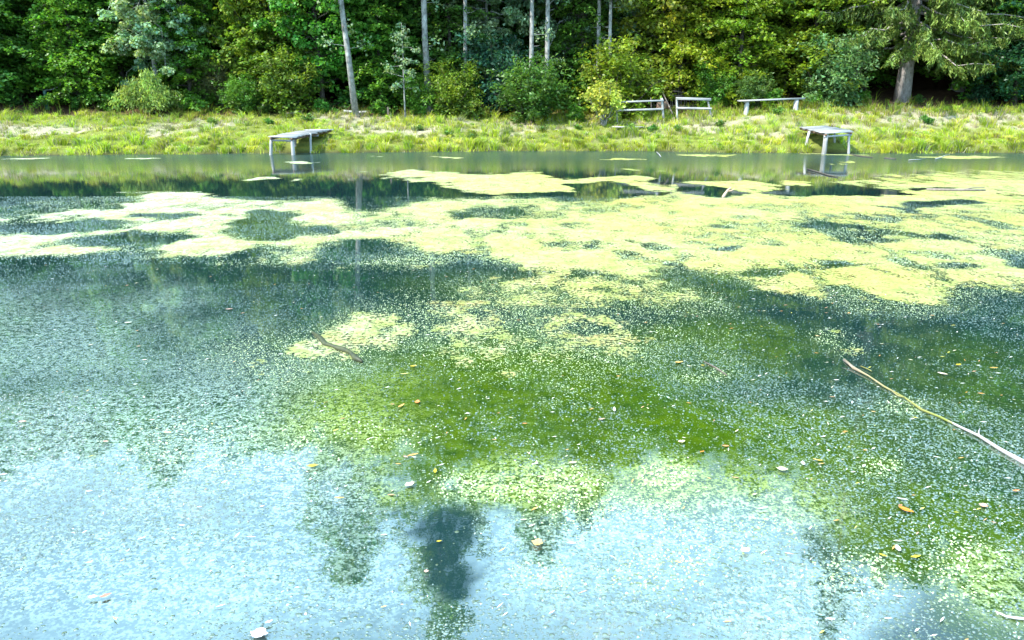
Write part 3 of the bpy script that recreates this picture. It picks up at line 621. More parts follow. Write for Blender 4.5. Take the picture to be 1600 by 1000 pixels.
TREES = [
 ('horn2', -30, 39.6, 'dark tiered hornbeam at the far left end of the visible bank', DG, 1.0, .3),
 ('horn1', 55, 42.0, 'dark green tiered hornbeam behind the green post', MG, 1.0, 1.2),
 ('maple2', 118, 44.0, 'olive leaved tree with a yellow spray, behind the leftmost hornbeams', OL, 1.0, 2.0),
 ('horn3', 160, 41.0, 'mid green tiered hornbeam just left of the weeping shrub', MG, 1.05, .5),
 ('willow', 232, 38.6, 'pale green weeping shrub hanging over the bank at the forest edge', (.27, .37, .085), 1.0, .4),
 ('grey1', 250, 39.9, 'grey green poplar hanging above the weeping shrub', GG, (.9, .9, .8), .9),
 ('horn1', 285, 44.0, 'dark hornbeam filling the gap right of the weeping shrub', DG, .95, 3.0),
 ('grey2', 322, 45.5, 'dull green slim tree with bare lower stem behind the feathery bush', (0.075, 0.128, 0.060), 1.0, .2),
 ('feather', 348, 40.6, 'brownish feathery bush at the forest edge', (0.090, 0.105, 0.030), 1.1, 0),
 ('bush1', 384, 39.3, 'small bright bush climbing beside the feathery bush', (0.090, 0.210, 0.030), .62, 1.0),
 ('maple1', 402, 41.5, 'yellow green maple standing left above the left jetty', (0.165, 0.225, 0.024), 1.0, .7),
 ('bush1', 455, 39.8, 'yellow green rounded bush above the left jetty', (0.128, 0.203, 0.027), 1.0, 2.2),
 ('maple2', 505, 40.8, 'bright green large leaved maple left of the leaning pale trunk', BG, .92, 1.5),
 ('poplar1', 556, 38.7, 'tall pale poplar whose trunk leans left, nearest the water', GG, (1, 1, .92), 0),
 ('horn3', 600, 42.5, 'dark hornbeam between the two big pale trunks', DG, 1.15, 2.5),
 ('sapling', 633, 39.3, 'thin straight sapling with pale leaves between the two big pale trunks', GG, 1.0, 0),
 ('bush2', 655, 40.3, 'low dark green bush at the foot of the upright pale trunk', MG, .62, .8),
 ('poplar2', 671, 40.3, 'tall upright pale poplar trunk right of the sapling', GG, 1.08, 0),
 ('horn3', 705, 42.2, 'mid green tiered hornbeam right of the upright pale trunk', (0.068, 0.150, 0.027), .95, 1.9),
 ('poplar3', 726, 40.6, 'slim pale poplar set back behind the tiered hornbeam', GG, 1.0, .6),
 ('grey2', 762, 43.0, 'grey green poplar with hanging foliage left of the twin slim trunks', GG, 1.0, 2.4),
 ('bush2', 775, 41.4, 'blue green bush below the grey green foliage', TG, 1.25, .3),
 ('poplar3', 829, 39.9, 'left one of the twin slim pale trunks', GG, 1.05, 2.0),
 ('poplar2', 856, 40.2, 'right one of the twin slim pale trunks', GG, .85, 1.0),
 ('grey1', 884, 43.5, 'grey green drooping tree just right of the twin slim trunks', (0.128, 0.210, 0.128), (.85, .85, .72), 2.8),
 ('bush1', 833, 38.7, 'big round mid green bush at the forest edge in the middle of the bank', (0.075, 0.165, 0.030), 1.0, 0.5),
 ('horn1', 800, 46.0, 'dark hornbeam deep behind the round bush', DG, 1.0, .1),
 ('poplar3', 934, 40.6, 'dark stemmed slim poplar behind the yellow green hazel', (0.090, 0.150, 0.060), 1.0, 3.1),
 ('poplar3', 952, 40.3, 'slightly crooked slim poplar behind the yellow green hazel', (0.090, 0.150, 0.060), .9, 4.0),
 ('bush2', 968, 40.0, 'olive yellow hazel bush behind the small multi stemmed tree', (0.17, 0.24, 0.022), 1.2, 1.1),
 ('grey1', 992, 44.5, 'grey green crown hanging high above the railing', GG, (1.0, 1.0, 1.05), 4.2),
 ('yellowt', 944, 37.6, 'small pale yellow tree with several stems at the left railing', (.34, .38, .07), 1.0, .2),
 ('maple2', 1032, 42.4, 'yellow leaved maple over the railings', YY, .95, .9),
 ('maple1', 1085, 43.6, 'yellow green maple behind the right railing', YG, 1.05, 2.1),
 ('horn1', 1122, 45.5, 'olive hornbeam between the maples behind the railing', OL, 1.0, 1.4),
 ('bush2', 1112, 40.6, 'dark green bush behind the right railing', MG, .72, .4),
 ('maple2', 1172, 44.0, 'yellow green tree above the bench', YG, 1.0, 3.3),
 ('bush1', 1172, 39.7, 'small loose bush behind the left end of the bench', (0.090, 0.165, 0.038), .62, 2.0),
 ('low', 1205, 39.5, 'low leafy shrub under the middle of the bench', MG, 1.0, .2),
 ('horn2', 1232, 43.0, 'broad yellow green hornbeam behind the right end of the bench', (0.128, 0.188, 0.021), 1.0, .6),
 ('bush2', 1302, 39.8, 'pale green willowy bush right of the bench', (0.128, 0.240, 0.090), 1.05, 2.6),
 ('horn3', 1345, 44.0, 'dark green hornbeam behind the pale willowy bush', MG, 1.2, .9),
 ('spruce1', 1407, 41.3, 'tall spruce with a thick grey trunk and drooping boughs', SPR, 1.0, .5),
 ('spruce1', 1492, 43.5, 'second spruce with drooping boughs right of the thick trunk', SPR, .88, 1.3),
 ('horn3', 1582, 39.8, 'dark low branched beech at the right edge of the bank', (0.033, 0.112, 0.048), .9, .3),
 ('maple2', 1610, 42.5, 'bright green tree rising behind the low branched beech', (0.083, 0.180, 0.030), 1.0, .2),
 ('horn1', 1450, 47.5, 'dark hornbeam in the shade behind the two spruces', DG, 1.0, 2.0),
 ('horn2', 1545, 46.0, 'mid green hornbeam between the second spruce and the right edge', MG, 1.0, 1.6),
 ('horn1', 440, 45.0, 'dark hornbeam behind the yellow green maple', DG, 1.0, 1.1),
 ('horn2', 540, 46.0, 'dark hornbeam behind the leaning pale trunk', DG, 1.0, 4.1),
 ('horn2', 650, 46.5, 'dark hornbeam behind the upright pale trunk', DG, 1.0, 5.1),
 ('horn2', 890, 48.0, 'dark hornbeam behind the drooping grey green tree', MG, 1.0, 2.1),
 ('horn2', 200, 46.5, 'dark hornbeam behind the grey green poplar on the left', DG, 1.0, 3.1),
 ('horn2', 10, 46.5, 'deep green hornbeam behind the leftmost trees', DG, 1.0, 2.6),
 ('horn2', 365, 47.5, 'deep green hornbeam behind the feathery bush', DG, 1.0, 1.6),
 ('horn1', 725, 48.5, 'deep green hornbeam behind the slim set back poplar', MG, 1.1, .6),
 ('horn2', 1010, 47.5, 'olive green hornbeam behind the yellow leaved maple', OL, 1.0, 5.6),
 ('horn3', 128, 39.9, 'small tiered hornbeam reaching over the brown earth at the left', MG, .8, 2.2),
 ('horn3', 196, 41.4, 'bright tiered hornbeam directly behind the weeping shrub', (.08, .19, .028), .95, 4.4),
 ('horn3', 300, 40.6, 'tiered hornbeam between the weeping shrub and the feathery bush', MG, .85, 5.0),
 ('horn3', 435, 40.8, 'yellowish tiered hornbeam behind the rounded bush over the left jetty', (.13, .22, .025), 1.0, 3.7),
 ('horn3', 596, 41.4, 'dull tiered hornbeam close behind the leaning pale trunk', MG, .8, .9),
 ('bush2', 708, 39.9, 'yellow green loose bush left of the blue green bush', (.15, .23, .024), .85, 5.9),
 ('horn3', 908, 42.2, 'tiered green hornbeam right of the big round bush', (.09, .19, .028), .95, 2.9),
 ('horn3', 1060, 41.6, 'yellow green tiered hornbeam over the stick fence', (.20, .26, .022), 1.0, 1.7),
 ('horn3', 1150, 41.0, 'yellow green tiered hornbeam left above the bench', (.16, .25, .022), .9, 4.9),
 ('horn3', 1262, 41.4, 'yellow green tiered hornbeam right above the bench', (.17, .25, .022), 1.05, .4),
 ('horn3', 1545, 41.4, 'green tiered hornbeam right of the second spruce', MG, 1.0, 5.2),
 ('low', 20, 39.3, 'low dark shrub beside the leftmost trunk', DG, 1.0, 0),
 ('low', 125, 39.4, 'low dark shrub left of the brown earth bank', DG, .8, 1),
 ('low', 178, 39.2, 'low green shrub touching the weeping shrub', MG, 1.0, 2),
 ('low', 300, 39.6, 'low green shrub right of the weeping shrub', MG, 1.0, 3),
 ('low', 415, 39.5, 'low yellowish shrub below the yellow green maple', (0.090, 0.165, 0.030), .9, 4),
 ('low', 505, 39.6, 'low bright shrub below the bright green maple', BG, .85, 5),
 ('low', 592, 39.4, 'low shrub right of the leaning pale trunk', MG, .8, 6),
 ('low', 700, 39.6, 'low yellow green shrub right of the upright pale trunk', (0.112, 0.180, 0.027), 1.15, 1.5),
 ('low', 740, 39.2, 'low olive shrub between the upright trunk and the round bush', OL, 1.0, 2.5),
 ('low', 900, 38.8, 'low green shrub between the round bush and the small yellow tree', MG, .9, 3.5),
 ('low', 1270, 39.5, 'low green shrub below the pale willowy bush', MG, .8, .6),
 ('low', 1345, 40.5, 'low green shrub left of the thick spruce trunk', MG, .7, .9),
 ('low', 1432, 40.8, 'low green shrub at the foot of the thick spruce trunk', (0.075, 0.165, 0.030), .5, 1.9),
 ('low', 1530, 40.5, 'low dark shrub left of the low branched beech', (0.033, 0.105, 0.045), 1.0, 2.9),
]
for t in TREES: place(*t[:5], sc=t[5], rz=t[6])
rr = random.Random(8); dk = 0
for row, (Y, step) in enumerate([(50, 112), (55, 118), (61, 120), (68, 122), (77, 128), (88, 140), (100, 150)]):
    px = -360+row*37
    while px < 1980:
        yy = Y+rr.uniform(-2, 2); sc_ = rr.uniform(.85, 1.1)*(1 if row < 4 else 1.1)*(1 if row > 1 else 1.12 if 880 < px < 1420 else 1.5 if px >= 1420 else 1)
        c = [DG, MG, (.065, .16, .03), (.12, .19, .03)][rr.randrange(4)]
        place('deep1' if rr.random() < .55 else 'deep2', px+rr.uniform(-30, 30), yy, 'dark leafy tree deep in the forest behind the edge', c, sc_, rr.uniform(0, 6), 'trees deep in the forest', dz=-.3)
        px += step
# tall trees beside the picture, part of the same forest edge, mirrored in the pond
for row, (px, Y) in enumerate([(-130, 41), (-210, 43), (-300, 41.5), (-390, 44), (1700, 42), (1790, 43), (1880, 41.5), (1990, 44)]):
    place('deep1' if row % 2 else 'deep2', px, Y, 'tall leafy tree at the forest edge beyond the end of the bank', MG, 1.45 if px > 800 else .95, row*1.1, 'trees along the rest of the forest edge')
WEEDS = [(1062, 36.0, 'in the grass below the right railing'), (700, 35.4, 'on the slope below the upright pale trunk'), (735, 35.1, 'near the water, right of the upright pale trunk'), (1020, 36.2, 'below the right post of the left railing'), (985, 36.4, 'just in front of the grey stone slab'),
 (655, 36.2, 'below the thin sapling'), (420, 36.6, 'behind the water end of the left jetty'), (905, 37.0, 'left of the small yellow tree'), (1125, 36.6, 'between the right railing and the bench'), (1400, 38.8, 'below the thick spruce trunk'), (1215, 37.2, 'in front of the bench'),
 (480, 37.2, 'behind the land end of the left jetty'), (1450, 36.5, 'on the dry slope right of the spruce trunk'), (330, 36.0, 'on the slope right of the weeping shrub'), (848, 36.4, 'in the grass below the round bush')]
for i, (px, Y, where) in enumerate(WEEDS):
    place('weed', px, Y, 'clump of broad green leaves '+where, [(.08, .22, .04), (.12, .24, .04), (.10, .19, .04)][i % 3], rr.uniform(.6, 1.15), i, 'broad leaved plants on the bank')

# ------------------------------------------------------------------ bank grass
DECKS = []
def under_deck(X, Y):
    q = np.zeros(len(X), bool)
    for pl in DECKS: q |= (poly_sd(np.stack([X, Y], 1), pl) > -.12) & (Y-shore(X) < 1.5)
    return q
for pl in ([(420, 213, 31.35), (457, 214, 31.35), (519, 201.5, 35.2), (480, 201.8, 35.25)], [(1290, 207.5, 31.95), (1333, 204.5, 32.4), (1287, 195.5, 35.0), (1250, 198, 34.6)]):
    DECKS.append(np.array([at(*q)[:2] for q in pl]))
def grass(name, label, N, srange, fn_h, fn_col, seed, wid=.022, keepf=None):
    r = np.random.default_rng(seed)
    X = r.uniform(-30, 30, N); S = r.uniform(*srange, N); 
    # tufts: pull blades towards tuft centres
    cx = np.floor(X/.55)*.55+hash2(np.floor(X/.55), np.floor(S/.55), 7)*.55; cs = np.floor(S/.55)*.55+hash2(np.floor(X/.55), np.floor(S/.55), 8)*.55
    k = r.uniform(0, 1, N)**.6*.92; ox = X-cx; os_ = S-cs; X = X-ox*k; S = S-os_*k
    Y = shore(X)+S; kp = (r.random(N) < (keepf(X, Y, S) if keepf else 1)) & ~under_deck(X, Y)
    X, Y, S, ox, os_, cx, cs = X[kp], Y[kp], S[kp], ox[kp], os_[kp], cx[kp], cs[kp]; N = len(X)
    Z = ground(X, Y)-.02; cell = hash2(np.floor(X/.55), np.floor(S/.55), 9); hgt = fn_h(X, Y, S)*r.uniform(.55, 1.2, N)*(.45+1.1*hash2(np.floor((cx+40)*9), np.floor((cs+40)*9), 3)**1.5)
    az = r.uniform(0, 2*np.pi, N); ln = np.abs(r.normal(.38, .25, N)); lx = np.cos(az)*ln+ox*1.4; ly = np.sin(az)*ln+os_*1.0-.22*(1-sst(0, 1.2, S))
    sa = r.uniform(0, np.pi, N); wx = np.cos(sa)*wid*.5; wy = np.sin(sa)*wid*.5
    B = np.stack([X, Y, Z], 1); sidev = np.stack([wx, wy, wx*0], 1)
    M = B+np.stack([lx*hgt*.35, ly*hgt*.35, hgt*.62], 1); Tp = B+np.stack([lx*hgt, ly*hgt, hgt*(1-.35*np.minimum(ln, 1))], 1)
    V = np.stack([B-sidev, B+sidev, M+sidev*.75, M-sidev*.75, Tp], 1); o = np.arange(N)*5
    Q = np.stack([o, o+1, o+2, o+3], 1); T = np.stack([o+3, o+2, o+4], 1)
    c = fn_col(X, Y, S, r); tv = hash2(np.floor((cx+40)*9), np.floor((cs+40)*9), 5)[:, None]; c = c*(.72+.5*tv)*np.concatenate([.86+.3*hash2(np.floor((cx+40)*9), np.floor((cs+40)*9), 6)[:, None], tv*0+1, tv*0+1], 1)
    return link(name, mesh_np(name, V.reshape(-1, 3), [Q, T], GRASS, False, np.repeat(c, 5, 0)), kind='stuff', label=label)
m, n, b = new_mat('grass_blade'); ga = nd(n, 'ShaderNodeAttribute', attribute_name='tint')
n.links.new(ga.outputs['Color'], b.inputs['Base Color']); b.inputs['Roughness'].default_value = .6; b.inputs['Specular IOR Level'].default_value = .2
tr = n.nodes.new('ShaderNodeBsdfTranslucent'); n.links.new(ga.outputs['Color'], tr.inputs[0]); ms = n.nodes.new('ShaderNodeMixShader'); ms.inputs[0].default_value = .4
n.links.new(b.outputs[0], ms.inputs[1]); n.links.new(tr.outputs[0], ms.inputs[2]); n.links.new(ms.outputs[0], n.nodes['Material Output'].inputs[0])
GRASS = m
def pal(r, N, a, b_): 
    t = r.random((N, 1)); return (np.array(a)*(1-t)+np.array(b_)*t)*np.clip(r.normal(1, .15, (N, 1)), .6, 1.5)
def lush_col(X, Y, S, r):
    N = len(X); c = pal(r, N, (.26, .39, .022), (.50, .56, .05)); q = fbm(X*.5, Y*.6, 55, 3)[:, None]
    c = c*(.7+.6*q); st = (r.random((N, 1)) < .22+.5*dry(X, Y)[:, None]); return np.where(st, pal(r, N, (.30, .27, .14), (.48, .44, .30)), c)
def straw_col(X, Y, S, r):
    N = len(X); c = pal(r, N, (.30, .26, .15), (.58, .52, .40)); gr = r.random((N, 1)) < .38; return np.where(gr, pal(r, N, (.17, .25, .03), (.30, .34, .06)), c)
def edge_col(X, Y, S, r):
    N = len(X); c = pal(r, N, (.15, .25, .022), (.32, .37, .04)); br = r.random((N, 1)) < .2; return np.where(br, pal(r, N, (.16, .10, .05), (.28, .2, .11)), c)
grass('bank_grass', 'lush yellow green grass along the waterline', 62000, (-.12, 1.5), lambda X, Y, S: .17+.26*fbm(X*.9, Y*.9, 66, 3)-.04*S, lush_col, 1, .026)
grass('bank_grass', 'grass on the bank slope', 80000, (1.2, 6.2), lambda X, Y, S: .12+.26*fbm(X*.9, Y*1.1, 67, 3), lush_col, 2, .024, lambda X, Y, S: .25+.75*(1-dry(X, Y)))
grass('dry_grass', 'pale dry straw on the bank slope', 60000, (.9, 6.0), lambda X, Y, S: .10+.14*fbm(X*1.2, Y*1.2, 68, 3), straw_col, 3, .022, lambda X, Y, S: .2+.7*dry(X, Y))
grass('edge_grass', 'taller grass at the foot of the forest', 26000, (4.6, 8.0), lambda X, Y, S: .22+.35*fbm(X*.8, Y*.8, 69, 3), edge_col, 4, .026, lambda X, Y, S: .12+.88*sst(.4, .62, fbm(X*.5, Y*.6, 70, 3)))

# ------------------------------------------------------------------ fishing jetties
def jetty(loc_label, corners, legs, nplank, seed):
    """corners: front-left, front-right, back-right, back-left of the deck top (world); legs: (top, foot)"""
    r = np.random.default_rng(seed); FL, FR, BR, BL = [np.array(c) for c in corners]; o_ = (FL+FR+BR+BL)/4
    e = empty('fishing_jetty', (o_[0], o_[1], 0), loc_label, 'jetty', 'wooden fishing jetties'); o0 = np.array([o_[0], o_[1], 0])
    for i in range(nplank):
        u = (i+.5)/nplank; A = FL+(BL-FL)*u-o0; B = FR+(BR-FR)*u-o0; d = (B-A)/np.linalg.norm(B-A)
        A = A-d*(.03+r.uniform(-.05, .08)); B = B+d*(.03+r.uniform(-.05, .09)); A[2] += r.normal(0, .008)-.02; B[2] += r.normal(0, .008)-.02
        wp = np.linalg.norm(BL-FL)/nplank; mb = MB(); mb.box(A, B, wp*r.uniform(.84, .96), .036, r, .004); link('plank', mb.mesh('plank', WOOD_GREY), e)
    for (A, B) in ((FL, BL), (FR, BR)):
        i_ = .06*(FR-FL)/np.linalg.norm(FR-FL)*(1 if A is FL else -1)
        mb = MB(); mb.box(A+i_-o0-[0, 0, .085], B+i_-o0-[0, 0, .085], .07, .085, r, .004); link('stringer', mb.mesh('stringer', WOOD_BROWN), e)
    for u in (.03, .62):
        A = FL+(BL-FL)*u; B = FR+(BR-FR)*u; mb = MB(); mb.tube(np.linspace(A-o0-[0, 0, .165], B-o0-[0, 0, .165], 5), .04, 7, r, .06); link('crossbeam', mb.mesh('crossbeam', WOOD_GREY), e)
    for (t, f, rad) in legs:
        mb = MB(); P = np.linspace(np.array(t)-o0, np.array(f)-o0, 6); P[1:-1, :2] += r.normal(0, .008, (4, 2)); mb.tube(P, np.linspace(rad, rad*1.08, 6), 9, r, .04); link('leg', mb.mesh('leg', WOOD_POST, True), e)
    return e
def leg(top, foot, Y, rad, deep=.7):
    a = at(*top, Y); f = at(*foot, Y); d = (f-a)/abs(f[2]-a[2]); return (a, f+d*deep, rad)
jetty('grey plank jetty on three posts at the left of the far bank', [at(420, 213, 31.35), at(457, 214, 31.35), at(519, 201.5, 35.2), at(480, 201.8, 35.25)],
      [leg((424, 215), (423, 243), 31.5, .062), leg((456, 214), (458, 243), 31.5, .078), leg((485, 208.5), (485, 238), 32.9, .045), leg((462, 209), (461, 237), 33.2, .045)], 20, 1)
jetty('grey plank jetty on splayed posts in front of the spruce', [at(1290, 207.5, 31.95), at(1333, 204.5, 32.4), at(1287, 195.5, 35.0), at(1250, 198, 34.6)],
      [leg((1265, 205), (1257, 237), 33.3, .055), leg((1291, 210), (1287, 241), 32.1, .095), leg((1327, 207), (1326, 240), 32.5, .055), leg((1304, 205), (1304, 234), 33.6, .045)], 15, 2)

# bench, railings, stick fence
def gpt(px, Y): 
    x = (px-800)/FPX*(Y*CP); return np.array([x, Y, float(ground(x, Y))])
def rel(e, *P): return [np.asarray(p)-np.array(e.location) for p in P]
r = np.random.default_rng(4)
a, b_ = at(1154, 157.5, 37.9), at(1256, 153.5, 38.3)
e = empty('plank_bench', (float((a+b_)[0]/2), 38.1, float(ground((a+b_)[0]/2, 38.1))), 'long pale plank bench on two log stumps', 'bench')
mb = MB(); A, B = rel(e, a, b_); mb.box(A, B, .30, .07, r, .004); link('seat', mb.mesh('seat', WOOD_WHITE), e)
for px, f, rad in ((1167.5, 38.0, .115), (1244.5, 38.25, .125)):
    t = at(px, 157, f); g = np.array([t[0], f, float(ground(t[0], f))-.12]); t[2] = np.interp(t[0], [a[0], b_[0]], [a[2], b_[2]])-.035
    T_, G_ = rel(e, t, g); mb = MB(); mb.tube(np.linspace(T_, G_, 5), [rad*.9, rad, rad*1.03, rad*1.06, rad*1.15], 12, r, .03); link('leg', mb.mesh('leg', WOOD_POST, True), e)
def railing(label, Y, posts, rails, sticks, mat):
    c = at((posts[0][0][0]+posts[-1][0][0])/2, 165, Y); e = empty('wooden_railing', (c[0], Y, float(ground(c[0], Y))), label, 'railing')
    for (t, f, rad) in posts:
        T_, F_ = rel(e, at(*t, Y), at(*f, Y)); F_ = F_+(F_-T_)/np.linalg.norm(F_-T_)*.25; mb = MB(); mb.tube(np.linspace(T_, F_, 5), rad, 8, r, .05); link('post', mb.mesh('post', WOOD_POST, True), e)
    for (p, q, h) in rails:
        A, B = rel(e, at(*p, Y-.09), at(*q, Y-.09)); mb = MB(); mb.box(A, B, .045, h, r, .004); link('rail', mb.mesh('rail', mat), e)
    for (t, f) in sticks:
        T_, F_ = rel(e, at(*t, Y+.08), at(*f, Y+.08)); mb = MB(); mb.tube(np.linspace(T_, F_, 4), .02, 6, r, .08); link('stake', mb.mesh('stake', WOOD_STICK, True), e)
    return e
railing('left weathered railing with two rails beside the small yellow tree', 37.7, [((962.5, 155), (964, 184), .045), ((1034, 153), (1036, 176), .055)],
        [((961, 159.5), (1037, 156.8), .075), ((962, 172.5), (1037, 170), .085)], [((1017, 152.5), (1018, 174))], WOOD_WHITE)
railing('right weathered railing with a tilted end post', 38.0, [((1057.5, 152), (1058, 178), .05), ((1105.5, 154), (1110, 176), .05)],
        [((1056, 153.5), (1111, 155.5), .12), ((1057, 168.5), (1112, 169.5), .10)], [], WOOD_WHITE)
c = gpt(1066, 41.0); e = empty('stick_fence', tuple(c), 'brown fence of thin sticks in the shade behind the railings', 'fence')
for p, q in (((1008, 147), (1088, 151)), ((1012, 164), (1100, 166)), ((1050, 141.5), (1112, 151))):
    A, B = rel(e, at(*p, 41), at(*q, 41)); mb = MB(); mb.tube(np.linspace(A, B, 6), .03, 6, r, .1); link('rail', mb.mesh('rail', WOOD_STICK, True), e)
for i in range(22):
    px = 1012+i*4.4; A, B = rel(e, at(px+r.uniform(-2, 2), 143+r.uniform(-3, 5), 41.06), at(px+r.uniform(-1, 1), 176, 41.06)); mb = MB(); mb.tube(np.linspace(A, B, 4), r.uniform(.014, .024), 5, r, .1); link('stick', mb.mesh('stick', WOOD_STICK, True), e)
def pole(name, label, cat, pts, rad, mat, k=7, **kw):
    P = np.array(pts); o = P.mean(0); mb = MB(); mb.tube(P-o, rad, k, r, .06); ob = link(name, mb.mesh(name, mat, True)); ob.location = o; tag(ob, label, cat, kw.get('group')); return ob
pole('leaning_pole', 'thin brown pole leaning between the two railings', 'pole', np.linspace(at(1035, 143, 39.6), at(1051, 178, 38.2), 5), [.028, .03, .032, .034, .036], WOOD_STICK)
e = empty('wooden_crate', tuple(gpt(1034, 38.5)), 'rusty brown wooden crate tipped over behind the left railing', 'crate')
for i in range(4):
    A, B = rel(e, at(1026+i*.3, 168.5-i*2.4, 38.4+i*.05), at(1040, 164.5-i*2.0+3.5, 38.55+i*.05)); mb = MB(); mb.box(A, B, .05, .085, r, .006); link('board', mb.mesh('board', WOOD_BROWN), e)
for (p, q) in (((1039, 158.5), (1042, 170)), ((1042, 160), (1045, 171))):
    A, B = rel(e, at(*p, 38.75), at(*q, 38.75)); mb = MB(); mb.box(A, B, .06, .05, r, .004); link('board', mb.mesh('board', WOOD_BROWN), e)
m, n, b = new_mat('green_paint'); x = noise(n, 30); n.links.new(ramp(n, x.outputs['Fac'], [(.3, (.008, .05, .04)), (.7, (.02, .085, .07))]).outputs[0], b.inputs['Base Color']); b.inputs['Roughness'].default_value = .5
c = gpt(73, 39.2); ob = pole('green_post', 'dark green post in the shade at the left forest edge', 'post', [c-[0, 0, .3], c+[0, 0, .45], c+[0, 0, .92], c+[0, 0, .95]], [.09, .09, .09, .05], m, 10)
m, n, b = new_mat('grey_stone'); x = noise(n, 9, 8, .7); n.links.new(ramp(n, x.outputs['Fac'], [(.3, (.2, .2, .2)), (.7, (.42, .42, .42))]).outputs[0], b.inputs['Base Color']); b.inputs['Roughness'].default_value = .9; bump(n, b, x.outputs['Fac'], .6, .02); STONE = m
def slab(name, label, px0, px1, Y, thick, depth, cat='stone'):
    a, b2 = gpt(px0, Y), gpt(px1, Y); z = max(a[2], b2[2])+thick*.4; o = (a+b2)/2; o[2] = z; mb = MB(); mb.box((a-o)*[1, 1, 0], (b2-o)*[1, 1, 0], depth, thick, r, .015, .25)
    ob = link(name, mb.mesh(name, STONE)); ob.location = o; tag(ob, label, cat)
slab('stone_slab', 'flat grey stone slab lying below the left railing', 958, 1006, 36.9, .05, .6)
slab('stone_slab', 'thin pale slab at the water end of the left path', -20, 14, 37.6, .10, .8)
pole('fallen_log', 'short pale log lying left of the leaning trunk', 'log', np.linspace(gpt(536, 39.3)+[0, 0, .16], gpt(552, 39.25)+[0, 0, .14], 4), .07, WOOD_WHITE)
pole('fallen_log', 'short pale log lying right of the leaning trunk', 'log', np.linspace(gpt(560, 39.6)+[0, 0, .18], gpt(574, 39.5)+[0, 0, .14], 4), .07, WOOD_WHITE)
pole('fallen_log', 'dark rotten log at the top of the bank above the left jetty', 'log', np.linspace(gpt(446, 38.6)+[0, 0, .14], gpt(470, 38.9)+[0, 0, .2], 5), .08, WOOD_STICK)
pole('tree_stump', 'thin broken stump standing between the pale trunks', 'stump', [gpt(606, 39.1)-[0, 0, .1], gpt(606, 39.1)+[0, 0, .25], gpt(606, 39.1)+[0, 0, .5]], [.07, .06, .05], BARK_DARK)

def branchy(name, label, cat, main, rad, twigs, mat, trad=.5):
    P = np.array(main); o = P.mean(0); mb = MB(); mb.tube(P-o, np.linspace(rad, rad*.35, len(P)), 6, r, .08)
    for tw in twigs: T_ = np.array(tw)-o; mb.tube(T_, np.linspace(rad*trad, rad*.15, len(T_)), 5, r, .08)
    ob = link(name, mb.mesh(name, mat, True)); ob.location = o; return tag(ob, label, cat)
PA = lambda L, Y: [at(px, py, Y) for px, py in L]
branchy('dead_branch', 'bare pale forked branch low among the leftmost trees', 'branch', PA([(104, 108), (100, 122), (97, 130), (90, 136), (80, 140), (66, 141)], 39.6), .035, [PA([(97, 130), (88, 130), (80, 126)], 39.5), PA([(93, 134), (92, 128), (84, 122)], 39.6), PA([(104, 108), (116, 100), (124, 100)], 39.7)], WOOD_GREY)
branchy('dead_branch', 'bare grey branch arching over the drooping grey green tree', 'branch', PA([(856, 78), (866, 56), (874, 34), (882, 31), (894, 32), (904, 40), (909, 50), (906, 62)], 42.2), .035, [PA([(874, 34), (868, 44), (862, 56)], 42.2), PA([(888, 31), (898, 42), (902, 54)], 42.1)], WOOD_GREY)
branchy('dead_branch', 'bare branch crossing beside the grey green poplar on the left', 'branch', PA([(290, 34), (278, 44), (266, 55), (258, 52), (248, 46)], 41.4), .05, [PA([(266, 55), (256, 56), (246, 60)], 41.4)], BARK_DARK)

# ------------------------------------------------------------------ driftwood on the pond
def wp(P, z): return [np.array([*on_water([p], z)[0], z]) for p in P]
def drift(name, label, P, rad, mat, z=.012, twigs=()):
    pts = np.array(wp(P, z)); o = pts.mean(0); mb = MB(); mb.tube(pts-o, rad, 8, r, .07)
    for T_, tr_, zz in twigs: tp = np.array([np.array([*on_water([p], z)[0], z+h]) for p, h in zip(T_, zz)])-o; mb.tube(tp, tr_, 6, r, .07)
    ob = link(name, mb.mesh(name, mat, True)); ob.location = o; return tag(ob, label, 'branch')
m, n, b = new_mat('wet_twig'); t = n.nodes.new('ShaderNodeTexCoord'); g = n.nodes.new('ShaderNodeSeparateXYZ'); n.links.new(t.outputs['Generated'], g.inputs[0])
x = noise(n, 14, 5, .7); v = math_(n, 'ADD', g.outputs['X'], math_(n, 'MULTIPLY', math_(n, 'SUBTRACT', x.outputs['Fac'], .5), .25))
n.links.new(ramp(n, v, [(0, (.15, .12, .10)), (.15, (.26, .20, .12)), (.3, (.17, .16, .04)), (.55, (.15, .17, .025)), (.62, (.27, .25, .24)), (1, (.34, .32, .33))]).outputs[0], b.inputs['Base Color'])
b.inputs['Roughness'].default_value = .5; bump(n, b, x.outputs['Fac'], .5, .01)
drift('floating_branch', 'long pale branch floating on the right of the pond', [(1319, 561), (1334, 575), (1357, 587), (1382, 604), (1415, 622), (1440, 640), (1470, 652), (1500, 667), (1530, 681), (1560, 700), (1585, 714), (1625, 735)],
      [.006, .013, .006, .007, .0065, .008, .0075, .008, .010, .012, .013, .014], m, .012,
      [([(1334, 575), (1326, 570), (1317, 566)], [.012, .009, .005], (0, .01, .02)), ([(1530, 681), (1529, 676), (1531, 672)], [.005, .004, .003], (0, .008, .012)), ([(1345, 572), (1357, 577), (1362, 580)], [.004, .004, .003], (0, 0, 0)), ([(1415, 622), (1402, 620), (1392, 612)], [.005, .004, .003], (0, .01, .01))])
m2, n, b = new_mat('weedy_twig'); b.inputs['Base Color'].default_value = (.045, .06, .008, 1); b.inputs['Roughness'].default_value = .6; x = noise(n, 20); n.links.new(ramp(n, x.outputs['Fac'], [(.35, (.012, .018, .004)), (.7, (.045, .05, .010))]).outputs[0], b.inputs['Base Color'])
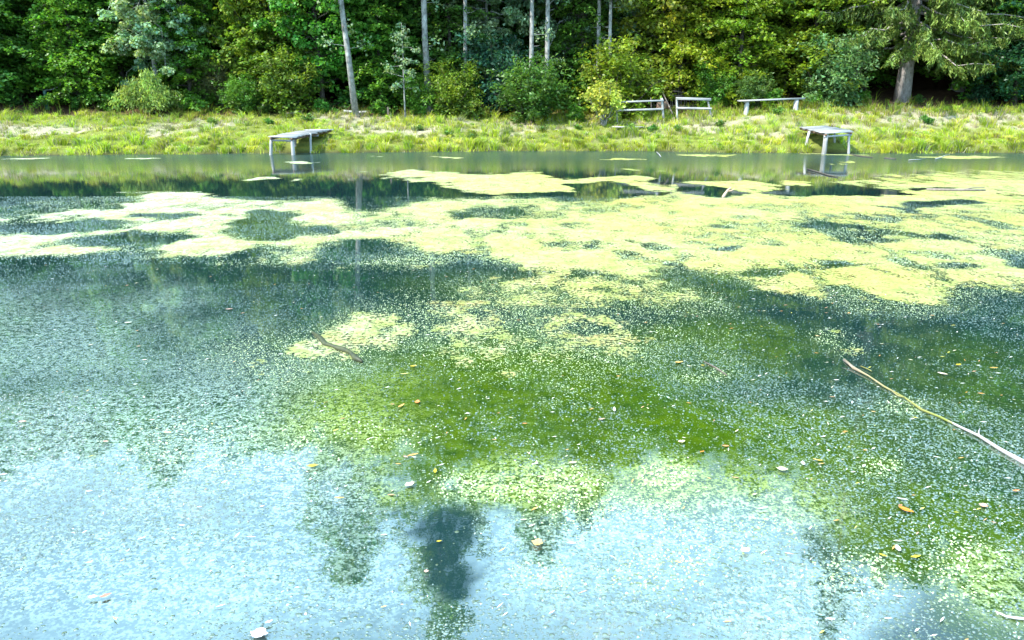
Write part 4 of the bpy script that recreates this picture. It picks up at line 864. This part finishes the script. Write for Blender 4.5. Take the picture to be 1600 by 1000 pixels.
drift('floating_twig', 'dark weed covered twig in a pale algae patch left of centre', [(488, 519), (500, 528), (508, 538), (520, 541), (535, 546), (548, 551), (556, 560), (566, 565)], [.010, .022, .026, .018, .028, .018, .028, .010], m2, .012)
drift('floating_branch', 'grey driftwood stick lying in the algae near the right far bank', [(1448, 296), (1470, 296.5), (1500, 297), (1540, 297)], [.03, .04, .03, .02], WOOD_STICK, .03, [([(1500, 297), (1520, 295.5), (1538, 296)], [.02, .015, .01], (0, .03, .05))])
drift('floating_branch', 'dark wet stick floating right of the right jetty', [(1328, 241), (1345, 244), (1364, 246)], [.03, .025, .015], BARK_DARK, .015)
drift('floating_branch', 'dark sunken stick farther right of the right jetty', [(1382, 247), (1400, 248)], [.03, .02], BARK_DARK, .012)
drift('floating_twig', 'thin pale crooked twig near the right far bank', [(1462, 248), (1470, 246), (1476, 243), (1484, 241)], [.016, .014, .012, .008], WOOD_POST, .03)
drift('floating_twig', 'thin pale twig floating left of the crooked one', [(1420, 250), (1436, 249), (1446, 247.5)], [.015, .012, .008], WOOD_POST, .03)
drift('floating_twig', 'pale curved twig near the bank in front of the left railing', [(1026, 237.5), (1030, 241), (1033, 245)], [.02, .02, .012], WOOD_WHITE, .03)
drift('floating_branch', 'brown branch in the water before the right jetty', [(1262, 264), (1280, 269), (1296, 274), (1310, 276)], [.022, .022, .02, .012], BARK_DARK, .02)
pt = wp([(1126, 308)], 0)[0]; ob = branchy('jutting_stick', 'pinkish forked stick jutting out of the water in a clear patch', 'stick', [pt+[0, 0, -.15], pt+[.08, 0, .05], pt+[.16, .02, .16], pt+[.22, 0, .22]], .045, [[pt+[.14, .02, .13], pt+[.24, 0, .15], pt+[.30, 0, .20]]], bark_material('pink_wood', (.25, .16, .12), (.5, .36, .28)))
drift('floating_twig', 'thin brown twig in the shaded water right of centre', [(1100, 565), (1118, 574), (1136, 586)], [.005, .006, .004], WOOD_STICK, .008)
drift('floating_twig', 'pale dry stalk breaking the surface at the lower right edge', [(1555, 955), (1572, 963), (1590, 966), (1612, 968)], [.003, .005, .006, .006], WOOD_POST, .008)

# ------------------------------------------------------------------ fallen leaves on the water
def leaf_mesh(L, wd, lobes, seed, mat):
    r_ = np.random.default_rng(seed); k = 9; u = np.linspace(0, 1, k); half = wd*.5*np.sin(np.pi*u**.85)**.8
    if lobes: half = half*(1+.22*np.sin(u*np.pi*5+.6))
    curl = .04*L*(u-.45)**2*4; tw = r_.normal(0, .05, k)*L
    M = np.stack([u*L-L/2, tw*.3, curl+.004], 1); Lf = M+np.stack([u*0, half, half*.10], 1); Rt = M+np.stack([u*0, -half, half*.14], 1)
    V = np.vstack([Lf, M, Rt]); i = np.arange(k-1); Q = np.vstack([np.stack([i, i+k, i+k+1, i+1], 1), np.stack([i+k, i+2*k, i+2*k+1, i+k+1], 1)])
    me = mesh_np('floating_leaf', V, [Q], mat, True); return me
LM = {}
def leafmat(c):
    if c not in LM:
        m, n, b = new_mat('fallen_leaf'); x = noise(n, 40, 4, .6); k = np.array(c)
        n.links.new(ramp(n, x.outputs['Fac'], [(.3, tuple(k*.6)), (.65, tuple(np.minimum(k*1.1, .8)))]).outputs[0], b.inputs['Base Color']); b.inputs['Roughness'].default_value = .35; LM[c] = m
    return LM[c]
OR = (.55, .18, .015); YE = (.45, .34, .02); BR = (.32, .13, .05); PK = (.50, .30, .24); PA_ = (.42, .38, .28); WH = (.5, .5, .47)
LEAVES = [(1416, 797, 22, 10, -35, OR, 0, 'bright orange pointed leaf on the lower right water'), (1407, 790, 10, 5, 20, BR, 0, 'small rusty leaf tucked against the bright orange leaf'), (1431, 870, 22, 7, 8, YE, 0, 'yellow boat shaped leaf on the lower right'),
 (1403, 857, 14, 6, 70, WH, 0, 'small white upright leaf left of the yellow boat shaped leaf'), (1380, 868, 14, 5, -25, YE, 0, 'thin two toned yellow leaf left of the white upright leaf'), (840, 848, 18, 16, 60, (.75, .42, .12), 1, 'frayed orange yellow leaf at the right of the dark clear hole'),
 (666, 893, 9, 8, 0, PK, 1, 'small pink leaf on the left rim of the dark clear hole'), (686, 846, 12, 4, 10, YE, 0, 'slim yellow leaf floating inside the dark clear hole'), (530, 778, 22, 5, -3, (.6, .3, .05), 0, 'long orange leaf floating left above the dark clear hole'),
 (165, 931, 18, 8, 25, (.45, .16, .10), 1, 'reddish curled leaf on the smooth blue water at lower left'), (145, 933, 16, 10, 0, WH, 1, 'whitish scrap beside the reddish curled leaf'), (405, 990, 22, 24, 80, (.6, .6, .6), 1, 'white leaf scrap at the bottom edge'), (420, 972, 14, 7, 30, WH, 1, 'small white shred above the white leaf scrap'),
 (645, 711, 24, 6, 15, (.6, .27, .08), 0, 'orange curled leaf in the dark green water above the hole'), (634, 714, 12, 5, -20, PK, 0, 'pale leaf touching the orange curled leaf'), (640, 757, 20, 14, 30, PA_, 1, 'pale crumpled leaf just above the clear hole'), (680, 736, 12, 4, 100, YE, 0, 'slim upright yellow leaf right of the orange curled leaf'),
 (895, 723, 18, 8, 5, (.55, .42, .28), 0, 'beige oval leaf on the green water in the middle'), (1061, 566, 18, 7, 5, (.75, .38, .08), 1, 'orange brown leaf in the shaded middle water'), (1077, 572, 10, 4, -20, PA_, 0, 'pale sliver right of the orange brown leaf'), (1098, 571, 8, 5, 0, YE, 1, 'tiny yellow leaf right of the pale sliver'),
 (1165, 860, 20, 14, 20, (.7, .72, .72), 1, 'whitish crumpled leaf on the blue water right of centre'), (1192, 794, 26, 5, 12, WH, 0, 'long curved white leaf right of centre'), (1278, 719, 18, 4, -15, (.62, .36, .08), 0, 'slim tan leaf left of the pale scum patch'), (1134, 697, 14, 6, -5, (.65, .22, .1), 0, 'small red orange leaf in the green water'),
 (1222, 733, 10, 12, 60, (.6, .55, .3), 1, 'pale yellowish leaf right of the small red orange leaf'), (1097, 706, 12, 4, 15, OR, 0, 'slim orange sliver below the small red orange leaf'), (1498, 570, 12, 6, 10, YE, 1, 'bright yellow leaf above the long pale branch'), (1473, 584, 14, 6, -20, (.7, .55, .4), 0, 'pale tan leaf left of the bright yellow leaf'),
 (1553, 575, 16, 5, 0, (.45, .25, .05), 0, 'brown leaf right of the bright yellow leaf'), (1588, 767, 14, 5, 5, (.65, .2, .06), 0, 'orange red leaf at the right edge below the branch'), (1410, 780, 20, 5, -12, WH, 0, 'slim white leaf above the bright orange leaf'), (1255, 724, 10, 4, 70, WH, 0, 'tiny white upright leaf left of the slim tan leaf'),
 (488, 728, 7, 12, 100, YE, 1, 'small yellow leaf at left of the dark green water'), (262, 676, 14, 6, 0, (.72, .6, .2), 1, 'pale yellow leaf on the speckled left water'), (165, 690, 12, 5, 0, PK, 0, 'pinkish leaf on the speckled left water'), (35, 659, 14, 7, 0, PK, 1, 'faint pink leaf near the left edge'), (200, 504, 14, 4, 5, (.8, .72, .6), 0, 'cream leaf on the dark speckled left water'),
 (358, 483, 14, 5, 5, PK, 1, 'pale pink leaf on the dark speckled water left of the twig'), (646, 572, 14, 6, 10, (.65, .45, .05), 1, 'mustard leaf right of the weed covered twig'), (632, 584, 20, 3, 5, (.6, .5, .2), 0, 'long straw coloured sliver under the mustard leaf'), (627, 634, 14, 4, 40, (.6, .3, .1), 0, 'rusty sliver in the green water below the straw sliver'),
 (652, 628, 8, 5, 90, (.6, .2, .06), 1, 'small red leaf right of the rusty sliver'), (940, 655, 16, 5, 10, PK, 0, 'pinkish leaf left of the white stalk in the middle'), (960, 640, 12, 3, 80, WH, 0, 'thin white curl in the middle water'), (820, 662, 12, 4, 0, (.55, .2, .08), 0, 'red brown leaf in the middle green water'),
 (1350, 728, 10, 4, 30, WH, 0, 'white sliver left of the pale scum patch'), (1065, 690, 16, 10, 10, (.75, .6, .3), 1, 'cream yellow leaf above the slim orange sliver'), (1537, 790, 12, 10, 30, (.6, .3, .2), 1, 'pinkish brown leaf right of the bright orange leaf'), (845, 745, 16, 6, 5, PK, 0, 'pinkish leaf left of the beige oval leaf')]
for i, (px, py, ln, wd, ang, c, lob, label) in enumerate(LEAVES):
    p = on_water([(px, py)], .012)[0]; dist = math.sqrt(p[0]**2+p[1]**2+CAM_H**2); sinv = CAM_H/dist
    A = math.radians(ang); vx = math.cos(A)*ln; vy = math.sin(A)*ln/sinv*.8      # foreshortening undone
    Lw = math.hypot(vx, vy)*dist/FPX; Lw = min(max(Lw*.72, .022), .12); wl = min(max(wd/ln*Lw, .012), .12)
    ob = link('floating_leaf', leaf_mesh(Lw, wl, lob, i, leafmat(c))); ob.location = (p[0], p[1], .010); ob.rotation_euler = (0, 0, math.atan2(vy, vx))
    tag(ob, label, 'leaf', 'fallen leaves floating on the pond')
# tiny litter: slivers of willow leaf, uncountable
r_ = np.random.default_rng(12); P = scatter(r_, 2.2, 11, 2.8, 8.6, 16); P = P[(r_.random(len(P)) < .3+.7*sst(-4, 4, P[:, 0])) & (poly_sd(P, HOLE_NEAR) < 0)]; N = len(P)
az = r_.normal(.1, .7, N); L = r_.uniform(.015, .05, N); wdt = L*r_.uniform(.10, .25, N); d = np.stack([np.cos(az), np.sin(az)], 1); q = np.stack([-d[:, 1], d[:, 0]], 1); z = np.full((N, 1), .007)
V = np.stack([np.hstack([P-d*L[:, None]*.5, z]), np.hstack([P+q*wdt[:, None]*.5, z+.003]), np.hstack([P+d*L[:, None]*.5, z+.004]), np.hstack([P-q*wdt[:, None]*.5, z+.002])], 1)
cl = np.array([(.62, .6, .55), (.5, .45, .3), (.55, .25, .06), (.4, .2, .1), (.5, .45, .08)])[r_.choice(5, N, p=[.42, .25, .12, .12, .09])]
m, n, b = new_mat('litter'); ta = nd(n, 'ShaderNodeAttribute', attribute_name='tint'); n.links.new(ta.outputs['Color'], b.inputs['Base Color']); b.inputs['Roughness'].default_value = .4
link('leaf_litter', mesh_np('leaf_litter', V.reshape(-1, 3), [np.arange(N*4).reshape(-1, 4)], m, False, np.repeat(cl, 4, 0)), kind='stuff', label='tiny slivers of leaf scattered on the water')
